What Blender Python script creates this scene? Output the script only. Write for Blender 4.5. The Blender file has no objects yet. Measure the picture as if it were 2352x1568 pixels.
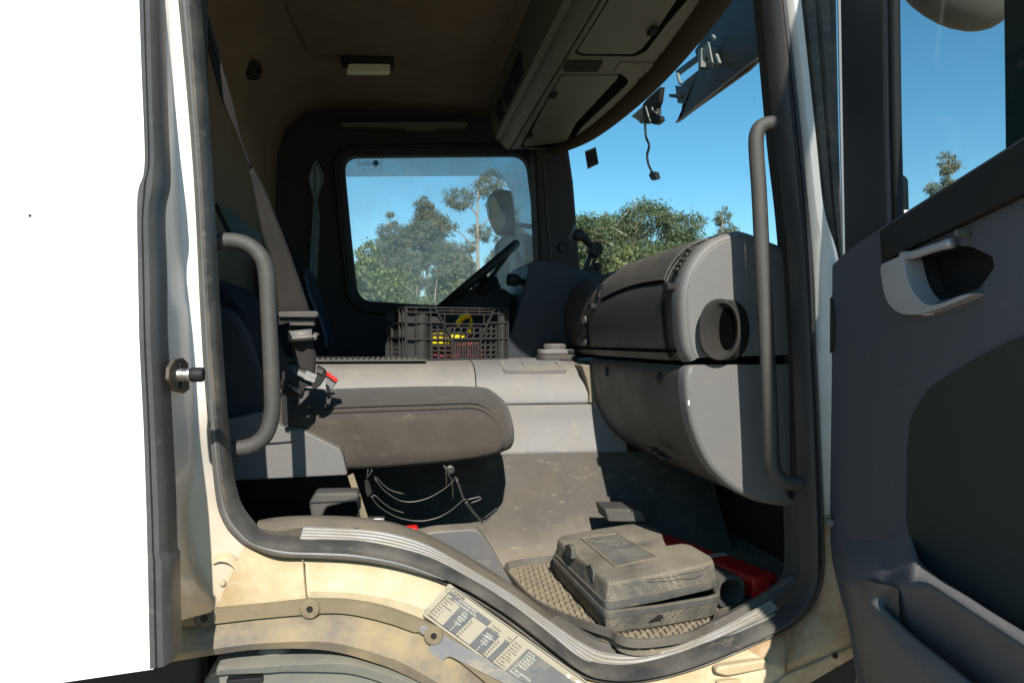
import bpy, bmesh, math, random
import numpy as np
from mathutils import Vector, Matrix
random.seed(7); rng = np.random.default_rng(7)
R = math.radians
C = bpy.context.scene.collection
S = bpy.context.scene
# ------------------------------------------------------------------ camera, world, sun, exposure
EYE = 2.05                       # camera height above the ground (m)
FPX = 1700.0                     # focal length in pixels of a 2352 px wide picture
YAW = R(9)
cam = bpy.data.cameras.new('camera'); camo = bpy.data.objects.new('camera', cam); C.objects.link(camo)
cam.sensor_width = 36; cam.lens = 36*FPX/2352; cam.clip_start = .02; cam.clip_end = 3000
camo.location = (0, 0, EYE); camo.rotation_euler = (R(90), 0, -YAW); S.camera = camo
SUN_EL, SUN_AZ = R(36), R(3)     # azimuth measured from -Y (behind the camera) towards -X
w = bpy.data.worlds.new("World"); S.world = w; w.use_nodes = True
nt = w.node_tree; nt.nodes.clear()
sky = nt.nodes.new('ShaderNodeTexSky'); sky.sky_type = 'NISHITA'; sky.sun_disc = False
sky.sun_elevation = SUN_EL; sky.sun_rotation = math.pi + SUN_AZ
sky.air_density = 1.0; sky.dust_density = 0.0; sky.ozone_density = 4.0; sky.altitude = 200
hs = nt.nodes.new('ShaderNodeHueSaturation'); hs.inputs['Saturation'].default_value = 1.2; hs.inputs['Hue'].default_value = .478
bg = nt.nodes.new('ShaderNodeBackground'); bg.inputs[1].default_value = .104
wo = nt.nodes.new('ShaderNodeOutputWorld')
nt.links.new(sky.outputs[0], hs.inputs['Color']); nt.links.new(hs.outputs[0], bg.inputs[0]); nt.links.new(bg.outputs[0], wo.inputs[0])
sl = bpy.data.lights.new('sun', 'SUN'); sl.energy = 5.0; sl.angle = R(.55); sl.color = (1, .94, .84)
so = bpy.data.objects.new('sun', sl); C.objects.link(so)
sdir = Vector((math.sin(SUN_AZ)*math.cos(SUN_EL), math.cos(SUN_AZ)*math.cos(SUN_EL), -math.sin(SUN_EL)))
so.rotation_euler = sdir.to_track_quat('-Z', 'Y').to_euler(); so.location = (-2, -8, 8)
S.view_settings.view_transform = 'Standard'; S.view_settings.look = 'None'
S.view_settings.exposure = .45; S.view_settings.gamma = 1; S.view_settings.use_curve_mapping = False
S.cycles.max_bounces = 8; S.cycles.transparent_max_bounces = 16

# ------------------------------------------------------------------ picture <-> place
CT, ST = math.cos(YAW), math.sin(YAW)
def ray(px, py):
    u = (px-1176)/FPX; v = (784-py)/FPX
    return Vector((ST+u*CT, CT-u*ST, v))
ORG = Vector((0, 0, EYE))
def P(px, py, Y): d = ray(px, py); return ORG + d*(Y/d.y)
def PX(px, py, X): d = ray(px, py); return ORG + d*(X/d.x)
def PZ(px, py, z): d = ray(px, py); return ORG + d*(z/d.z)
ZO = dict(A=(500,0,1.206), B=(500,1200,1.568), C=(1200,500,1.568), D=(2000,0,1.426), E=(2000,800,1.568), F=(1200,1700,1.562),
 G=(2000,1900,1.68), H=(3100,0,1.206), I=(3100,1300,1.117), J=(500,1900,1.95), K=(1660,2280,3.36), L=(1080,1200,3.137),
 M=(2500,0,2.178), N=(2230,860,5.407), Q=(1300,180,3.563), T=(2200,2050,3.074), U=(3250,900,2.613), V=(600,2250,2.138),
 W=(1150,1780,2.613), X=(2850,1800,1.735), RR=(1500,1180,2.834), SS=(1850,700,2.85))
def q(k, *pts):
    ox, oy, s = ZO[k]
    return [((ox+x/s)/1.72449, (oy+y/s)/1.72449) for x, y in pts]
def PP(pts, Y): return [P(x, y, Y) for x, y in pts]
def PPX(pts, X): return [PX(x, y, X) for x, y in pts]
def PPZ(pts, z): return [PZ(x, y, z) for x, y in pts]
# the open door's plane: hinge at HX,HY, leaning a little back towards the cab
HX, HY = .864, 1.38
DDIR = Vector((-.183, -.982, 0)).normalized(); DN = Vector((DDIR.y, -DDIR.x, 0))   # DN points into the open side (towards -X)
def DP(px, py, s=0.0):
    o = Vector((HX, HY, EYE)) + DN*s; d = ray(px, py)
    t = (o-ORG).dot(DN)/d.dot(DN); return ORG + d*t
def DPP(pts, s=0.0): return [DP(x, y, s) for x, y in pts]

# ------------------------------------------------------------------ materials
MATS = {}
def mat(name, col, rough=.6, metal=0, grain=None, dust=None, updust=None, spec=.5, var=.0, vscale=6, dots=None, coat=0, streak=None, sheen=0, zdirt=None):
    """grain=(scale,strength) fine bump; dust=(amount,colour,scale) patchy dirt; updust=(amount,colour) dirt settled on upward faces;
       dots=(pitch m, colour) moulded pimples with dirt between; streak=(colour, amount) rubbed scuffs"""
    if name in MATS: return MATS[name]
    m = bpy.data.materials.new(name); m.use_nodes = True; MATS[name] = m
    n = m.node_tree; N = n.nodes; Lk = n.links.new
    b = N['Principled BSDF']; b.inputs['Roughness'].default_value = rough; b.inputs['Metallic'].default_value = metal
    b.inputs['Specular IOR Level'].default_value = spec; b.inputs['Coat Weight'].default_value = coat
    if sheen: b.inputs['Sheen Weight'].default_value = sheen
    tc = N.new('ShaderNodeTexCoord'); co = tc.outputs['Object']
    rgb = N.new('ShaderNodeRGB'); rgb.outputs[0].default_value = (*col, 1); cur = rgb.outputs[0]
    def noise(sc, det=4, ro=.6):
        t = N.new('ShaderNodeTexNoise'); t.inputs['Scale'].default_value = sc; t.inputs['Detail'].default_value = det
        t.inputs['Roughness'].default_value = ro; Lk(co, t.inputs['Vector']); return t.outputs['Fac']
    def ramp(src, a, bb):
        r = N.new('ShaderNodeMapRange'); r.inputs[1].default_value = a; r.inputs[2].default_value = bb; Lk(src, r.inputs[0]); return r.outputs[0]
    def mul(a, v):
        r = N.new('ShaderNodeMath'); r.operation = 'MULTIPLY'; Lk(a, r.inputs[0])
        if isinstance(v, float): r.inputs[1].default_value = v
        else: Lk(v, r.inputs[1])
        return r.outputs[0]
    def mix(fac, a, c):
        x = N.new('ShaderNodeMix'); x.data_type = 'RGBA'; Lk(fac, x.inputs[0]); Lk(a, x.inputs[6])
        if isinstance(c, tuple): x.inputs[7].default_value = (*c, 1)
        else: Lk(c, x.inputs[7])
        return x.outputs[2]
    rsrc = None
    if var:
        f = ramp(noise(vscale, 5), .3, .7); cur = mix(mul(f, float(var)), cur, tuple(min(1, c*1.7+.01) for c in col))
    if dots:
        v_ = N.new('ShaderNodeTexVoronoi'); v_.inputs['Scale'].default_value = 1/dots[0]; v_.inputs['Randomness'].default_value = .35; Lk(co, v_.inputs['Vector']); acc = v_.outputs['Distance']
        dm = ramp(acc, .25, .55); patch = ramp(noise(9, 3), .3, .62)
        cur = mix(mul(mul(dm, patch), .9), cur, dots[1])
    if dust:
        f = ramp(noise(dust[2], 7, .65), .35, .72); f = mul(f, float(dust[0])); cur = mix(f, cur, dust[1]); rsrc = f
    if streak:
        mp = N.new('ShaderNodeMapping'); mp.inputs['Scale'].default_value = (1, 1.7, 2.6); mp.inputs['Rotation'].default_value = (.4, .5, .3); Lk(co, mp.inputs[0])
        t = N.new('ShaderNodeTexNoise'); t.inputs['Scale'].default_value = 15; t.inputs['Detail'].default_value = 8; t.inputs['Roughness'].default_value = .75; Lk(mp.outputs[0], t.inputs['Vector'])
        cur = mix(mul(ramp(t.outputs['Fac'], .56, .7), float(streak[1])), cur, streak[0])
    if updust:
        g = N.new('ShaderNodeNewGeometry'); sp = N.new('ShaderNodeSeparateXYZ'); Lk(g.outputs['Normal'], sp.inputs[0])
        f = ramp(sp.outputs[2], .15, .95); f2 = ramp(noise(14, 6), .15, .65); f = mul(mul(f, f2), float(updust[0])); cur = mix(f, cur, updust[1])
    if zdirt:
        g = N.new('ShaderNodeNewGeometry'); sp = N.new('ShaderNodeSeparateXYZ'); Lk(g.outputs['Position'], sp.inputs[0])
        ad = N.new('ShaderNodeMath'); ad.operation = 'MULTIPLY_ADD'; ad.inputs[1].default_value = .30; Lk(noise(7, 6), ad.inputs[0]); Lk(sp.outputs[2], ad.inputs[2])
        f = ramp(ad.outputs[0], zdirt[1]+.15, zdirt[0]+.15); cur = mix(mul(f, float(zdirt[3])), cur, zdirt[2])
    Lk(cur, b.inputs['Base Color'])
    if rsrc is not None:
        r = N.new('ShaderNodeMapRange'); r.inputs[3].default_value = rough; r.inputs[4].default_value = min(1, rough+.35); Lk(rsrc, r.inputs[0]); Lk(r.outputs[0], b.inputs['Roughness'])
    if grain or dots:
        bp = N.new('ShaderNodeBump'); sc, st = grain or (300, .2)
        if dots: bp.inputs['Strength'].default_value = .5; bp.inputs['Distance'].default_value = .0015; Lk(acc, bp.inputs['Height'])
        else:
            v = N.new('ShaderNodeTexVoronoi'); v.inputs['Scale'].default_value = sc; Lk(co, v.inputs['Vector'])
            bp.inputs['Strength'].default_value = st; bp.inputs['Distance'].default_value = .002; Lk(v.outputs['Distance'], bp.inputs['Height'])
        Lk(bp.outputs[0], b.inputs['Normal'])
    return m
DUST = (.46, .36, .22); GDUST = (.30, .265, .21)
m_white = mat('white_paint', (.80,.80,.79), .32, dust=(.12,(.62,.55,.42),5), coat=.3)
m_pillar = mat('pillar_paint', (.76,.75,.74), .35, dust=(.35,(.58,.49,.35),6), coat=.2, zdirt=(EYE-.46, EYE-.02, (.40,.30,.16), .8))
m_cream = mat('dusty_white_paint', (.50,.43,.295), .62, var=.25, vscale=55, dust=(.95,(.35,.255,.125),5), streak=((.60,.54,.42),.5), updust=(.15,(.46,.35,.18)), grain=(260,.1))
m_rust = mat('rust_stained_paint', (.50,.42,.30), .6, dust=(1.0,(.30,.155,.05),8), streak=((.26,.12,.04),.6))
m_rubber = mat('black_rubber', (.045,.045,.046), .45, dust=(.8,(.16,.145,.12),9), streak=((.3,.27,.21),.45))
m_rubdust = mat('dusty_rubber', (.045,.044,.043), .6, dust=(.6,(.12,.11,.092),7), streak=((.2,.18,.14),.3))
m_rubgrey = mat('weathered_seal_rubber', (.10,.10,.10), .42, dust=(.5,(.2,.19,.17),6), streak=((.26,.25,.22),.4))
m_grey = mat('grey_plastic', (.142,.141,.143), .44, grain=(560,.28), dust=(.3,(.18,.165,.14),5), updust=(.4,GDUST), streak=((.22,.2,.165),.25))
m_greydk = mat('dark_grey_plastic', (.048,.045,.043), .5, grain=(560,.28), dust=(.55,(.085,.07,.053),5), updust=(.5,(.22,.18,.14)), streak=((.15,.125,.095),.35))
m_lid = mat('soft_dark_plastic', (.042,.039,.037), .62, grain=(700,.25), dust=(.5,(.075,.062,.047),6), updust=(.5,(.2,.165,.125)))
m_hump = mat('tunnel_plastic', (.17,.17,.175), .38, grain=(640,.3), dust=(.75,(.235,.215,.185),6), updust=(.25,(.30,.27,.215)), streak=((.30,.275,.235),.6))
m_humplow = mat('scuffed_tunnel_mat', (.042,.040,.040), .6, grain=(300,.3), dust=(.7,(.074,.066,.056),9), streak=((.28,.245,.19),.75), updust=(.16,DUST), zdirt=(EYE-.63, EYE-.51, (.24,.205,.15), .6))
m_black = mat('black_plastic', (.012,.012,.013), .55, spec=.3, dust=(.25,(.03,.027,.024),8))
m_blackm = mat('black_trim', (.036,.034,.034), .75, spec=.2, grain=(500,.2), dust=(.4,(.06,.054,.046),5))
m_navy = mat('navy_seat_cloth', (.020,.022,.029), .95, spec=.15, grain=(500,.3))
m_cons = mat('console_plastic', (.105,.112,.088), .5, grain=(640,.22), dust=(.2,(.13,.125,.1),5))
m_head = mat('headliner_cloth', (.185,.150,.108), 1.0, spec=.1, grain=(900,.3), dust=(.6,(.115,.093,.07),4))
m_headdk = mat('headliner_dark', (.028,.024,.021), .95, spec=.2, grain=(900,.3))
m_seat = mat('seat_cloth', (.062,.052,.044), .95, spec=.2, grain=(380,.6), dust=(.6,(.10,.083,.065),9), streak=((.18,.155,.12),.35), sheen=.1)
m_seattop = mat('seat_top_cloth', (.062,.054,.049), .95, spec=.2, grain=(420,.7), dust=(.4,(.095,.082,.068),7), streak=((.19,.17,.15),.45), sheen=.1)
m_web = mat('belt_webbing', (.024,.022,.021), .85, spec=.25, grain=(420,.3), dust=(.3,(.055,.049,.042),10))
m_alu = mat('aluminium_tread', (.50,.49,.48), .42, metal=.35, dust=(.75,(.34,.29,.2),14), streak=((.65,.64,.62),.4))
m_steel = mat('steel', (.55,.54,.52), .35, metal=1, dust=(.4,(.22,.18,.13),20))
m_wire = mat('dark_wire', (.10,.10,.09), .4, metal=.8)
m_mat = mat('dusty_mat_rubber', (.15,.13,.097), .85, dust=(.85,(.28,.235,.155),10), updust=(.55,(.36,.30,.195)))
m_matdk = mat('mat_rim_rubber', (.085,.078,.07), .7, dust=(.7,(.16,.142,.112),9), streak=((.26,.235,.18),.35))
m_case = mat('dusty_case_plastic', (.05,.05,.05), .8, dots=(.0045,(.22,.195,.15)), dust=(.4,(.17,.152,.118),12), updust=(.45,(.34,.295,.215)), streak=((.3,.265,.19),.4))
m_caserim = mat('case_rim_plastic', (.055,.055,.055), .6, dust=(.75,(.125,.118,.102),11), updust=(.3,(.28,.245,.18)), streak=((.3,.26,.18),.35))
m_caselab = mat('scuffed_case_label', (.10,.10,.098), .6, dust=(.8,(.24,.225,.19),10), streak=((.42,.37,.28),.8))
m_red = mat('red_plastic', (.85,.016,.012), .32, dust=(.12,(.6,.10,.07),9), streak=((.65,.2,.16),.25))
m_ltape = mat('white_tape', (.72,.68,.66), .6)
m_yel = mat('yellow_plastic', (.9,.72,.01), .45, dust=(.1,(.5,.38,.04),14))
m_redrope = mat('red_rope_fibre', (.55,.025,.05), .85, grain=(400,.8))
m_crate = mat('black_crate_plastic', (.024,.024,.024), .55, spec=.3, dust=(.45,(.05,.046,.04),14), updust=(.25,(.16,.14,.11)))
m_silver = mat('silver_paint_plastic', (.46,.47,.49), .34, metal=.35)
m_doortrim = mat('door_trim_plastic', (.078,.085,.108), .6, spec=.4, grain=(560,.28), dust=(.4,(.105,.102,.10),4), updust=(.4,(.27,.245,.2)), streak=((.17,.16,.14),.3))
m_doorcloth = mat('door_cloth', (.042,.047,.044), .95, spec=.15, grain=(600,.4))
m_doorfrm = mat('door_frame_trim', (.026,.028,.035), .6, spec=.3, grain=(640,.22))
m_lens = mat('lamp_lens', (.66,.68,.52), .4)
m_fender = mat('dusty_fender_plastic', (.10,.095,.10), .75, dust=(1.0,(.37,.285,.155),7), updust=(.28,(.42,.33,.18)), streak=((.38,.3,.17),.3))
m_ftrim = mat('fender_trim', (.22,.175,.105), .75, dust=(.8,(.13,.11,.078),7), streak=((.34,.27,.155),.4))
m_guard = mat('mudguard_plastic', (.13,.135,.125), .65, dust=(.7,(.22,.21,.17),6), streak=((.32,.3,.235),.4), updust=(.3,(.30,.275,.21)))
m_brack = mat('bare_metal_bracket', (.20,.215,.24), .55, metal=.3, dust=(.6,(.36,.31,.23),14), streak=((.48,.42,.3),.6))
m_curtain = mat('curtain_cloth', (.19,.28,.30), .9)
m_teal = mat('grey_green_panel', (.075,.12,.115), .7)
m_cover = mat('dusty_step_cover', (.09,.083,.074), .75, dust=(.8,(.19,.165,.125),9), updust=(.6,(.27,.23,.165)), streak=((.1,.09,.08),.4))
m_hand = mat('handle_plastic', (.052,.05,.048), .55, grain=(600,.3), dust=(.4,(.10,.092,.08),8), streak=((.2,.18,.15),.2))
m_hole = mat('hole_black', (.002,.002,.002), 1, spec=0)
m_plate = mat('plate_metal', (.40,.365,.285), .5, metal=.2, dust=(.45,(.32,.275,.19),9))
m_platedk = mat('plate_dark_print', (.095,.105,.115), .55, dust=(.7,(.17,.165,.15),8), streak=((.3,.28,.22),.4))
m_ink = mat('ink', (.03,.03,.03), .6)
m_inklt = mat('light_ink', (.60,.58,.50), .6)
m_visor = mat('smoked_visor', (.012,.0125,.011), .35, spec=.25, dust=(.4,(.03,.028,.022),6))
m_mir = mat('mirror_glass', (.75,.78,.78), .03, metal=1)
m_mirbody = mat('mirror_housing', (.06,.066,.056), .5, dust=(.5,(.11,.108,.085),7))
m_bark = mat('pale_bark', (.36,.29,.22), .9, var=.5, vscale=3, dust=(.6,(.2,.14,.1),2))
m_earth = mat('dry_earth', (.30,.235,.15), .95, var=.4, vscale=1.5, dust=(.5,(.20,.155,.10),.4), grain=(6,.6))
def leafmat(name, a, b):
    m = bpy.data.materials.new(name); m.use_nodes = True; n = m.node_tree; N = n.nodes; N.clear(); Lk = n.links.new
    tc = N.new('ShaderNodeTexCoord'); t = N.new('ShaderNodeTexNoise'); t.inputs['Scale'].default_value = 1.1; t.inputs['Detail'].default_value = 6; Lk(tc.outputs['Object'], t.inputs['Vector'])
    mr = N.new('ShaderNodeMapRange'); mr.inputs[1].default_value = .35; mr.inputs[2].default_value = .65; Lk(t.outputs['Fac'], mr.inputs[0])
    x = N.new('ShaderNodeMix'); x.data_type = 'RGBA'; x.inputs[6].default_value = (*a,1); x.inputs[7].default_value = (*b,1); Lk(mr.outputs[0], x.inputs[0])
    d = N.new('ShaderNodeBsdfPrincipled'); d.inputs['Roughness'].default_value = .55; Lk(x.outputs[2], d.inputs['Base Color'])
    tr = N.new('ShaderNodeBsdfTranslucent'); Lk(x.outputs[2], tr.inputs[0]); ms = N.new('ShaderNodeMixShader'); ms.inputs[0].default_value = .3
    Lk(d.outputs[0], ms.inputs[1]); Lk(tr.outputs[0], ms.inputs[2]); o = N.new('ShaderNodeOutputMaterial'); Lk(ms.outputs[0], o.inputs[0]); MATS[name] = m; return m
m_leafA = leafmat('grey_green_leaves', (.115,.135,.08), (.215,.23,.145))
m_leafB = leafmat('yellow_green_leaves', (.12,.15,.045), (.20,.23,.08))
m_leafC = leafmat('deep_green_leaves', (.075,.105,.042), (.155,.19,.085))
def glassmat(name, tint, haze, hcol=(.75,.8,.82), gl=.6):
    m = bpy.data.materials.new(name); m.use_nodes = True; n = m.node_tree; N = n.nodes; N.clear(); Lk = n.links.new
    tr = N.new('ShaderNodeBsdfTransparent'); tr.inputs[0].default_value = (*tint,1)
    g = N.new('ShaderNodeBsdfGlossy'); g.inputs['Roughness'].default_value = .01
    lw = N.new('ShaderNodeLayerWeight'); lw.inputs[0].default_value = .5
    pw = N.new('ShaderNodeMath'); pw.operation = 'POWER'; pw.inputs[1].default_value = 5; Lk(lw.outputs['Facing'], pw.inputs[0])
    fr = N.new('ShaderNodeMath'); fr.operation = 'MULTIPLY_ADD'; fr.inputs[1].default_value = .94; fr.inputs[2].default_value = .06; Lk(pw.outputs[0], fr.inputs[0])
    ml = N.new('ShaderNodeMath'); ml.operation = 'MULTIPLY'; ml.inputs[1].default_value = gl; Lk(fr.outputs[0], ml.inputs[0])
    a = N.new('ShaderNodeMixShader'); Lk(ml.outputs[0], a.inputs[0]); Lk(tr.outputs[0], a.inputs[1]); Lk(g.outputs[0], a.inputs[2])
    df = N.new('ShaderNodeBsdfDiffuse'); df.inputs[0].default_value = (*hcol,1); tl = N.new('ShaderNodeBsdfTranslucent'); tl.inputs[0].default_value = (*hcol,1)
    ds = N.new('ShaderNodeMixShader'); ds.inputs[0].default_value = .6; Lk(df.outputs[0], ds.inputs[1]); Lk(tl.outputs[0], ds.inputs[2])
    tc = N.new('ShaderNodeTexCoord'); t = N.new('ShaderNodeTexNoise'); t.inputs['Scale'].default_value = 5; t.inputs['Detail'].default_value = 8; Lk(tc.outputs['Object'], t.inputs['Vector'])
    mr = N.new('ShaderNodeMapRange'); mr.inputs[1].default_value = .3; mr.inputs[2].default_value = .7; mr.inputs[3].default_value = haze*.5; mr.inputs[4].default_value = haze*1.5; Lk(t.outputs['Fac'], mr.inputs[0])
    c = N.new('ShaderNodeMixShader'); Lk(mr.outputs[0], c.inputs[0]); Lk(a.outputs[0], c.inputs[1]); Lk(ds.outputs[0], c.inputs[2])
    o = N.new('ShaderNodeOutputMaterial'); Lk(c.outputs[0], o.inputs[0]); MATS[name] = m; return m
m_glass = glassmat('dusty_glass', (.88,.92,.92), .012, gl=1.0)
m_glassfar = glassmat('hazy_glass', (.90,.95,.95), .23, (.85,.90,.90))
m_wscreen = glassmat('windscreen_glass', (.93,.98,.98), .012, gl=.05)
m_defl = glassmat('pale_deflector', (.74,.82,.83), .30, (.8,.84,.85))
m_smoke = glassmat('smoked_deflector', (.10,.12,.10), .15, (.08,.1,.08))

# ------------------------------------------------------------------ object helpers
WT = {None: Vector((0,0,0))}
def link(o, parent, loc):
    C.objects.link(o)
    if parent is not None: o.parent = parent
    o.location = loc - WT[parent]; WT[o] = Vector(loc)
def thing(name, label, cat, loc, group=None):
    o = bpy.data.objects.new(name, None); o.empty_display_size = .1; link(o, None, Vector(loc))
    o['label'] = label; o['category'] = cat
    if group: o['group'] = group
    return o
def tag(o, label, cat, group=None):
    o['label'] = label; o['category'] = cat
    if group: o['group'] = group
    return o
def ob(name, verts, faces, m, parent=None, smooth=False, bevel=0, bseg=2, subsurf=0, solid=0, weld=False, sharp=None, label=None):
    vs = np.array([tuple(v) for v in verts], dtype=float)
    c = Vector((vs.min(0)+vs.max(0))/2)
    me = bpy.data.meshes.new(name)
    me.from_pydata([tuple(v-np.array(c)) for v in vs], [], [tuple(f) for f in faces])
    bm = bmesh.new(); bm.from_mesh(me)
    if weld: bmesh.ops.remove_doubles(bm, verts=bm.verts, dist=1e-5)
    bmesh.ops.recalc_face_normals(bm, faces=bm.faces); bm.to_mesh(me); bm.free()
    if smooth or sharp is not None: me.shade_smooth()
    if sharp is not None: me.set_sharp_from_angle(angle=R(sharp))
    me.materials.append(m); o = bpy.data.objects.new(name, me); link(o, parent, c)
    if label: o['label'] = label
    if solid:
        s = o.modifiers.new('thick', 'SOLIDIFY'); s.thickness = abs(solid); s.offset = -1 if solid > 0 else 1
    if bevel:
        b = o.modifiers.new('bevel', 'BEVEL'); b.width = bevel; b.segments = bseg; b.limit_method = 'ANGLE'; b.angle_limit = R(40)
        if not (smooth or sharp is not None): me.shade_smooth()
        b.harden_normals = False; me.set_sharp_from_angle(angle=R(38))
    if subsurf:
        s = o.modifiers.new('sub', 'SUBSURF'); s.levels = subsurf; s.render_levels = subsurf
    return o
class MB:
    def __init__(s): s.v = []; s.f = []
    def add(s, v, f):
        n = len(s.v); s.v += [Vector(x) for x in v]; s.f += [tuple(i+n for i in g) for g in f]; return s
    def prism(s, pts, ext):
        n = len(pts); pts = [Vector(p) for p in pts]; ext = Vector(ext)
        return s.add(pts+[p+ext for p in pts], [tuple(range(n)), tuple(range(2*n-1, n-1, -1))]+[(i, (i+1) % n, n+(i+1) % n, n+i) for i in range(n)])
    def box(s, c, sz, rot=None):
        c = Vector(c); M = rot or Matrix.Identity(3); v = []
        for x in (-.5,.5):
            for y in (-.5,.5):
                for z in (-.5,.5): v.append(c+M@Vector((x*sz[0], y*sz[1], z*sz[2])))
        return s.add(v, [(0,1,3,2),(4,6,7,5),(0,4,5,1),(2,3,7,6),(0,2,6,4),(1,5,7,3)])
    def bar(s, a, b, w, h, up=(0,-1,0)):
        a = Vector(a); b = Vector(b); d = (b-a); L = d.length; d.normalize(); up = Vector(up); n = (up-d*up.dot(d)).normalized(); t = d.cross(n)
        return s.box((a+b)/2, (L, w, h), Matrix((d, t, n)).transposed())
    def loft(s, rows, closed=False, cap0=False, cap1=False):
        k = len(rows[0]); v = [p for r in rows for p in r]; f = []
        for i in range(len(rows)-1):
            for j in range(k if closed else k-1):
                j2 = (j+1) % k; f.append((i*k+j, i*k+j2, (i+1)*k+j2, (i+1)*k+j))
        if cap0: f.append(tuple(range(k-1, -1, -1)))
        if cap1: f.append(tuple((len(rows)-1)*k+j for j in range(k)))
        return s.add(v, f)
    def tube(s, path, r, n=10, closed=False, caps=True):
        path = [Vector(p) for p in path]; m = len(path); rows = []; up = None
        for i, p in enumerate(path):
            a = path[i-1] if (i or closed) else p; b = path[(i+1) % m] if (i < m-1 or closed) else p
            t = (b-a).normalized()
            if up is None: up = t.orthogonal().normalized()
            up = (up-t*up.dot(t)).normalized(); s2 = t.cross(up); rr = r[i] if isinstance(r, (list, tuple)) else r
            rows.append([p+up*math.cos(2*math.pi*k/n)*rr+s2*math.sin(2*math.pi*k/n)*rr for k in range(n)])
        if closed: rows.append(rows[0]); return s.loft(rows, True)
        return s.loft(rows, True, caps, caps)
    def lathe(s, c, axis, prof, n=24, up=None):
        c = Vector(c); ax = Vector(axis).normalized(); u = (Vector(up) if up else ax.orthogonal()).normalized(); w_ = ax.cross(u)
        rows = [[c+ax*h+(u*math.cos(2*math.pi*k/n)+w_*math.sin(2*math.pi*k/n))*r for k in range(n)] for r, h in prof]
        return s.loft(rows, True, True, True)
    def ob(s, name, m, parent=None, **k): return ob(name, s.v, s.f, m, parent, **k)
def cat(pts, n=8, closed=False):
    """Catmull-Rom through the points"""
    pts = [Vector(p) for p in pts]; m = len(pts); out = []
    for i in range(m if closed else m-1):
        p0 = pts[i-1] if (i or closed) else pts[0]*2-pts[1]; p1 = pts[i]; p2 = pts[(i+1) % m]
        p3 = pts[(i+2) % m] if (i+2 < m or closed) else pts[-1]*2-pts[-2]
        for k in range(n):
            t = k/n; out.append(.5*((2*p1)+(p2-p0)*t+(2*p0-5*p1+4*p2-p3)*t*t+(3*p1-p0-3*p2+p3)*t**3))
    if not closed: out.append(pts[-1].copy())
    return out
def rs(pts, n):
    pts = [Vector(p) for p in pts]; d = [0]
    for a, b in zip(pts, pts[1:]): d.append(d[-1]+(b-a).length)
    out = []
    for k in range(n):
        t = d[-1]*k/(n-1); i = 0
        while i < len(d)-2 and d[i+1] < t: i += 1
        out.append(pts[i].lerp(pts[i+1], 0 if d[i+1] == d[i] else min(1,(t-d[i])/(d[i+1]-d[i]))))
    return out
def band(name, A, B, prof, m, parent, n=90, nv=(0,-1,0), paired=False, sub=6, smooth=True, sharp=35, **kw):
    if paired: A = cat(A, sub); B = cat(B, sub)
    else: A = rs(cat(A, 6), n); B = rs(cat(B, 6), n)
    nv = Vector(nv); mb = MB().loft([[a.lerp(b, t)+nv*h for t, h in prof] for a, b in zip(A, B)])
    return mb.ob(name, m, parent, sharp=sharp, **kw)
def prism(name, pts, ext, m, parent=None, bevel=.004, **k): return MB().prism(pts, ext).ob(name, m, parent, bevel=bevel, **k)
def holed(name, outer, holes, hint, thick, m, parent, **kw):
    """flat plate with holes; thick goes away from hint"""
    bm = bmesh.new(); 
    for lp in [outer]+holes:
        vs = [bm.verts.new(Vector(p)) for p in lp]
        for a, b in zip(vs, vs[1:]+vs[:1]): bm.edges.new((a, b))
    bmesh.ops.triangle_fill(bm, edges=bm.edges[:], use_beauty=True, use_dissolve=False)
    bmesh.ops.recalc_face_normals(bm, faces=bm.faces)
    bm.normal_update(); h = Vector(hint)
    if sum((f.normal*f.calc_area() for f in bm.faces), Vector()).dot(h) < 0: bmesh.ops.reverse_faces(bm, faces=bm.faces)
    res = bmesh.ops.extrude_face_region(bm, geom=bm.faces[:]); vv = [g for g in res['geom'] if isinstance(g, bmesh.types.BMVert)]
    bmesh.ops.translate(bm, verts=vv, vec=-h.normalized()*thick); bmesh.ops.recalc_face_normals(bm, faces=bm.faces)
    bm.verts.index_update(); v = [x.co.copy() for x in bm.verts]; f = [tuple(x.index for x in g.verts) for g in bm.faces]; bm.free()
    return ob(name, v, f, m, parent, **kw)
def rrect(x0, y0, x1, y1, r, n=5):
    out = []
    for cx, cy, a in ((x1-r, y0+r, -90), (x1-r, y1-r, 0), (x0+r, y1-r, 90), (x0+r, y0+r, 180)):
        for k in range(n+1): t = R(a+90*k/n); out.append((cx+r*math.cos(t), cy+r*math.sin(t)))
    return out
def rnd(pts, r, n=4):
    """round the corners of a picture polygon"""
    out = []; m = len(pts)
    for i, p in enumerate(pts):
        p = Vector(p).to_2d() if len(p) > 2 else Vector(p); a = Vector(pts[i-1]); b = Vector(pts[(i+1) % m])
        da, db = (a-p), (b-p); ra = min(r, da.length*.45); rb = min(r, db.length*.45); s = p+da.normalized()*ra; e = p+db.normalized()*rb
        for k in range(n+1): t = k/n; out.append(tuple((s.lerp(p, t)).lerp(p.lerp(e, t), t)))
    return out
FONT_CACHE = {}
def text(mb, s, O, e1, e2, size, lift, off=0.0):
    cu = bpy.data.curves.new('t', 'FONT'); cu.body = s; cu.size = 1; cu.offset = off; cu.resolution_u = 2
    o = bpy.data.objects.new('t', cu); C.objects.link(o); dg = bpy.context.evaluated_depsgraph_get(); me = o.evaluated_get(dg).to_mesh()
    O = Vector(O)+Vector(lift); v = [O+Vector(e1)*(p.co.x*size)+Vector(e2)*(p.co.y*size) for p in me.vertices]; f = [tuple(g.vertices) for g in me.polygons]
    mb.add(v, f); o.to_mesh_clear() if False else None
    bpy.data.objects.remove(o); bpy.data.curves.remove(cu)

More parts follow.
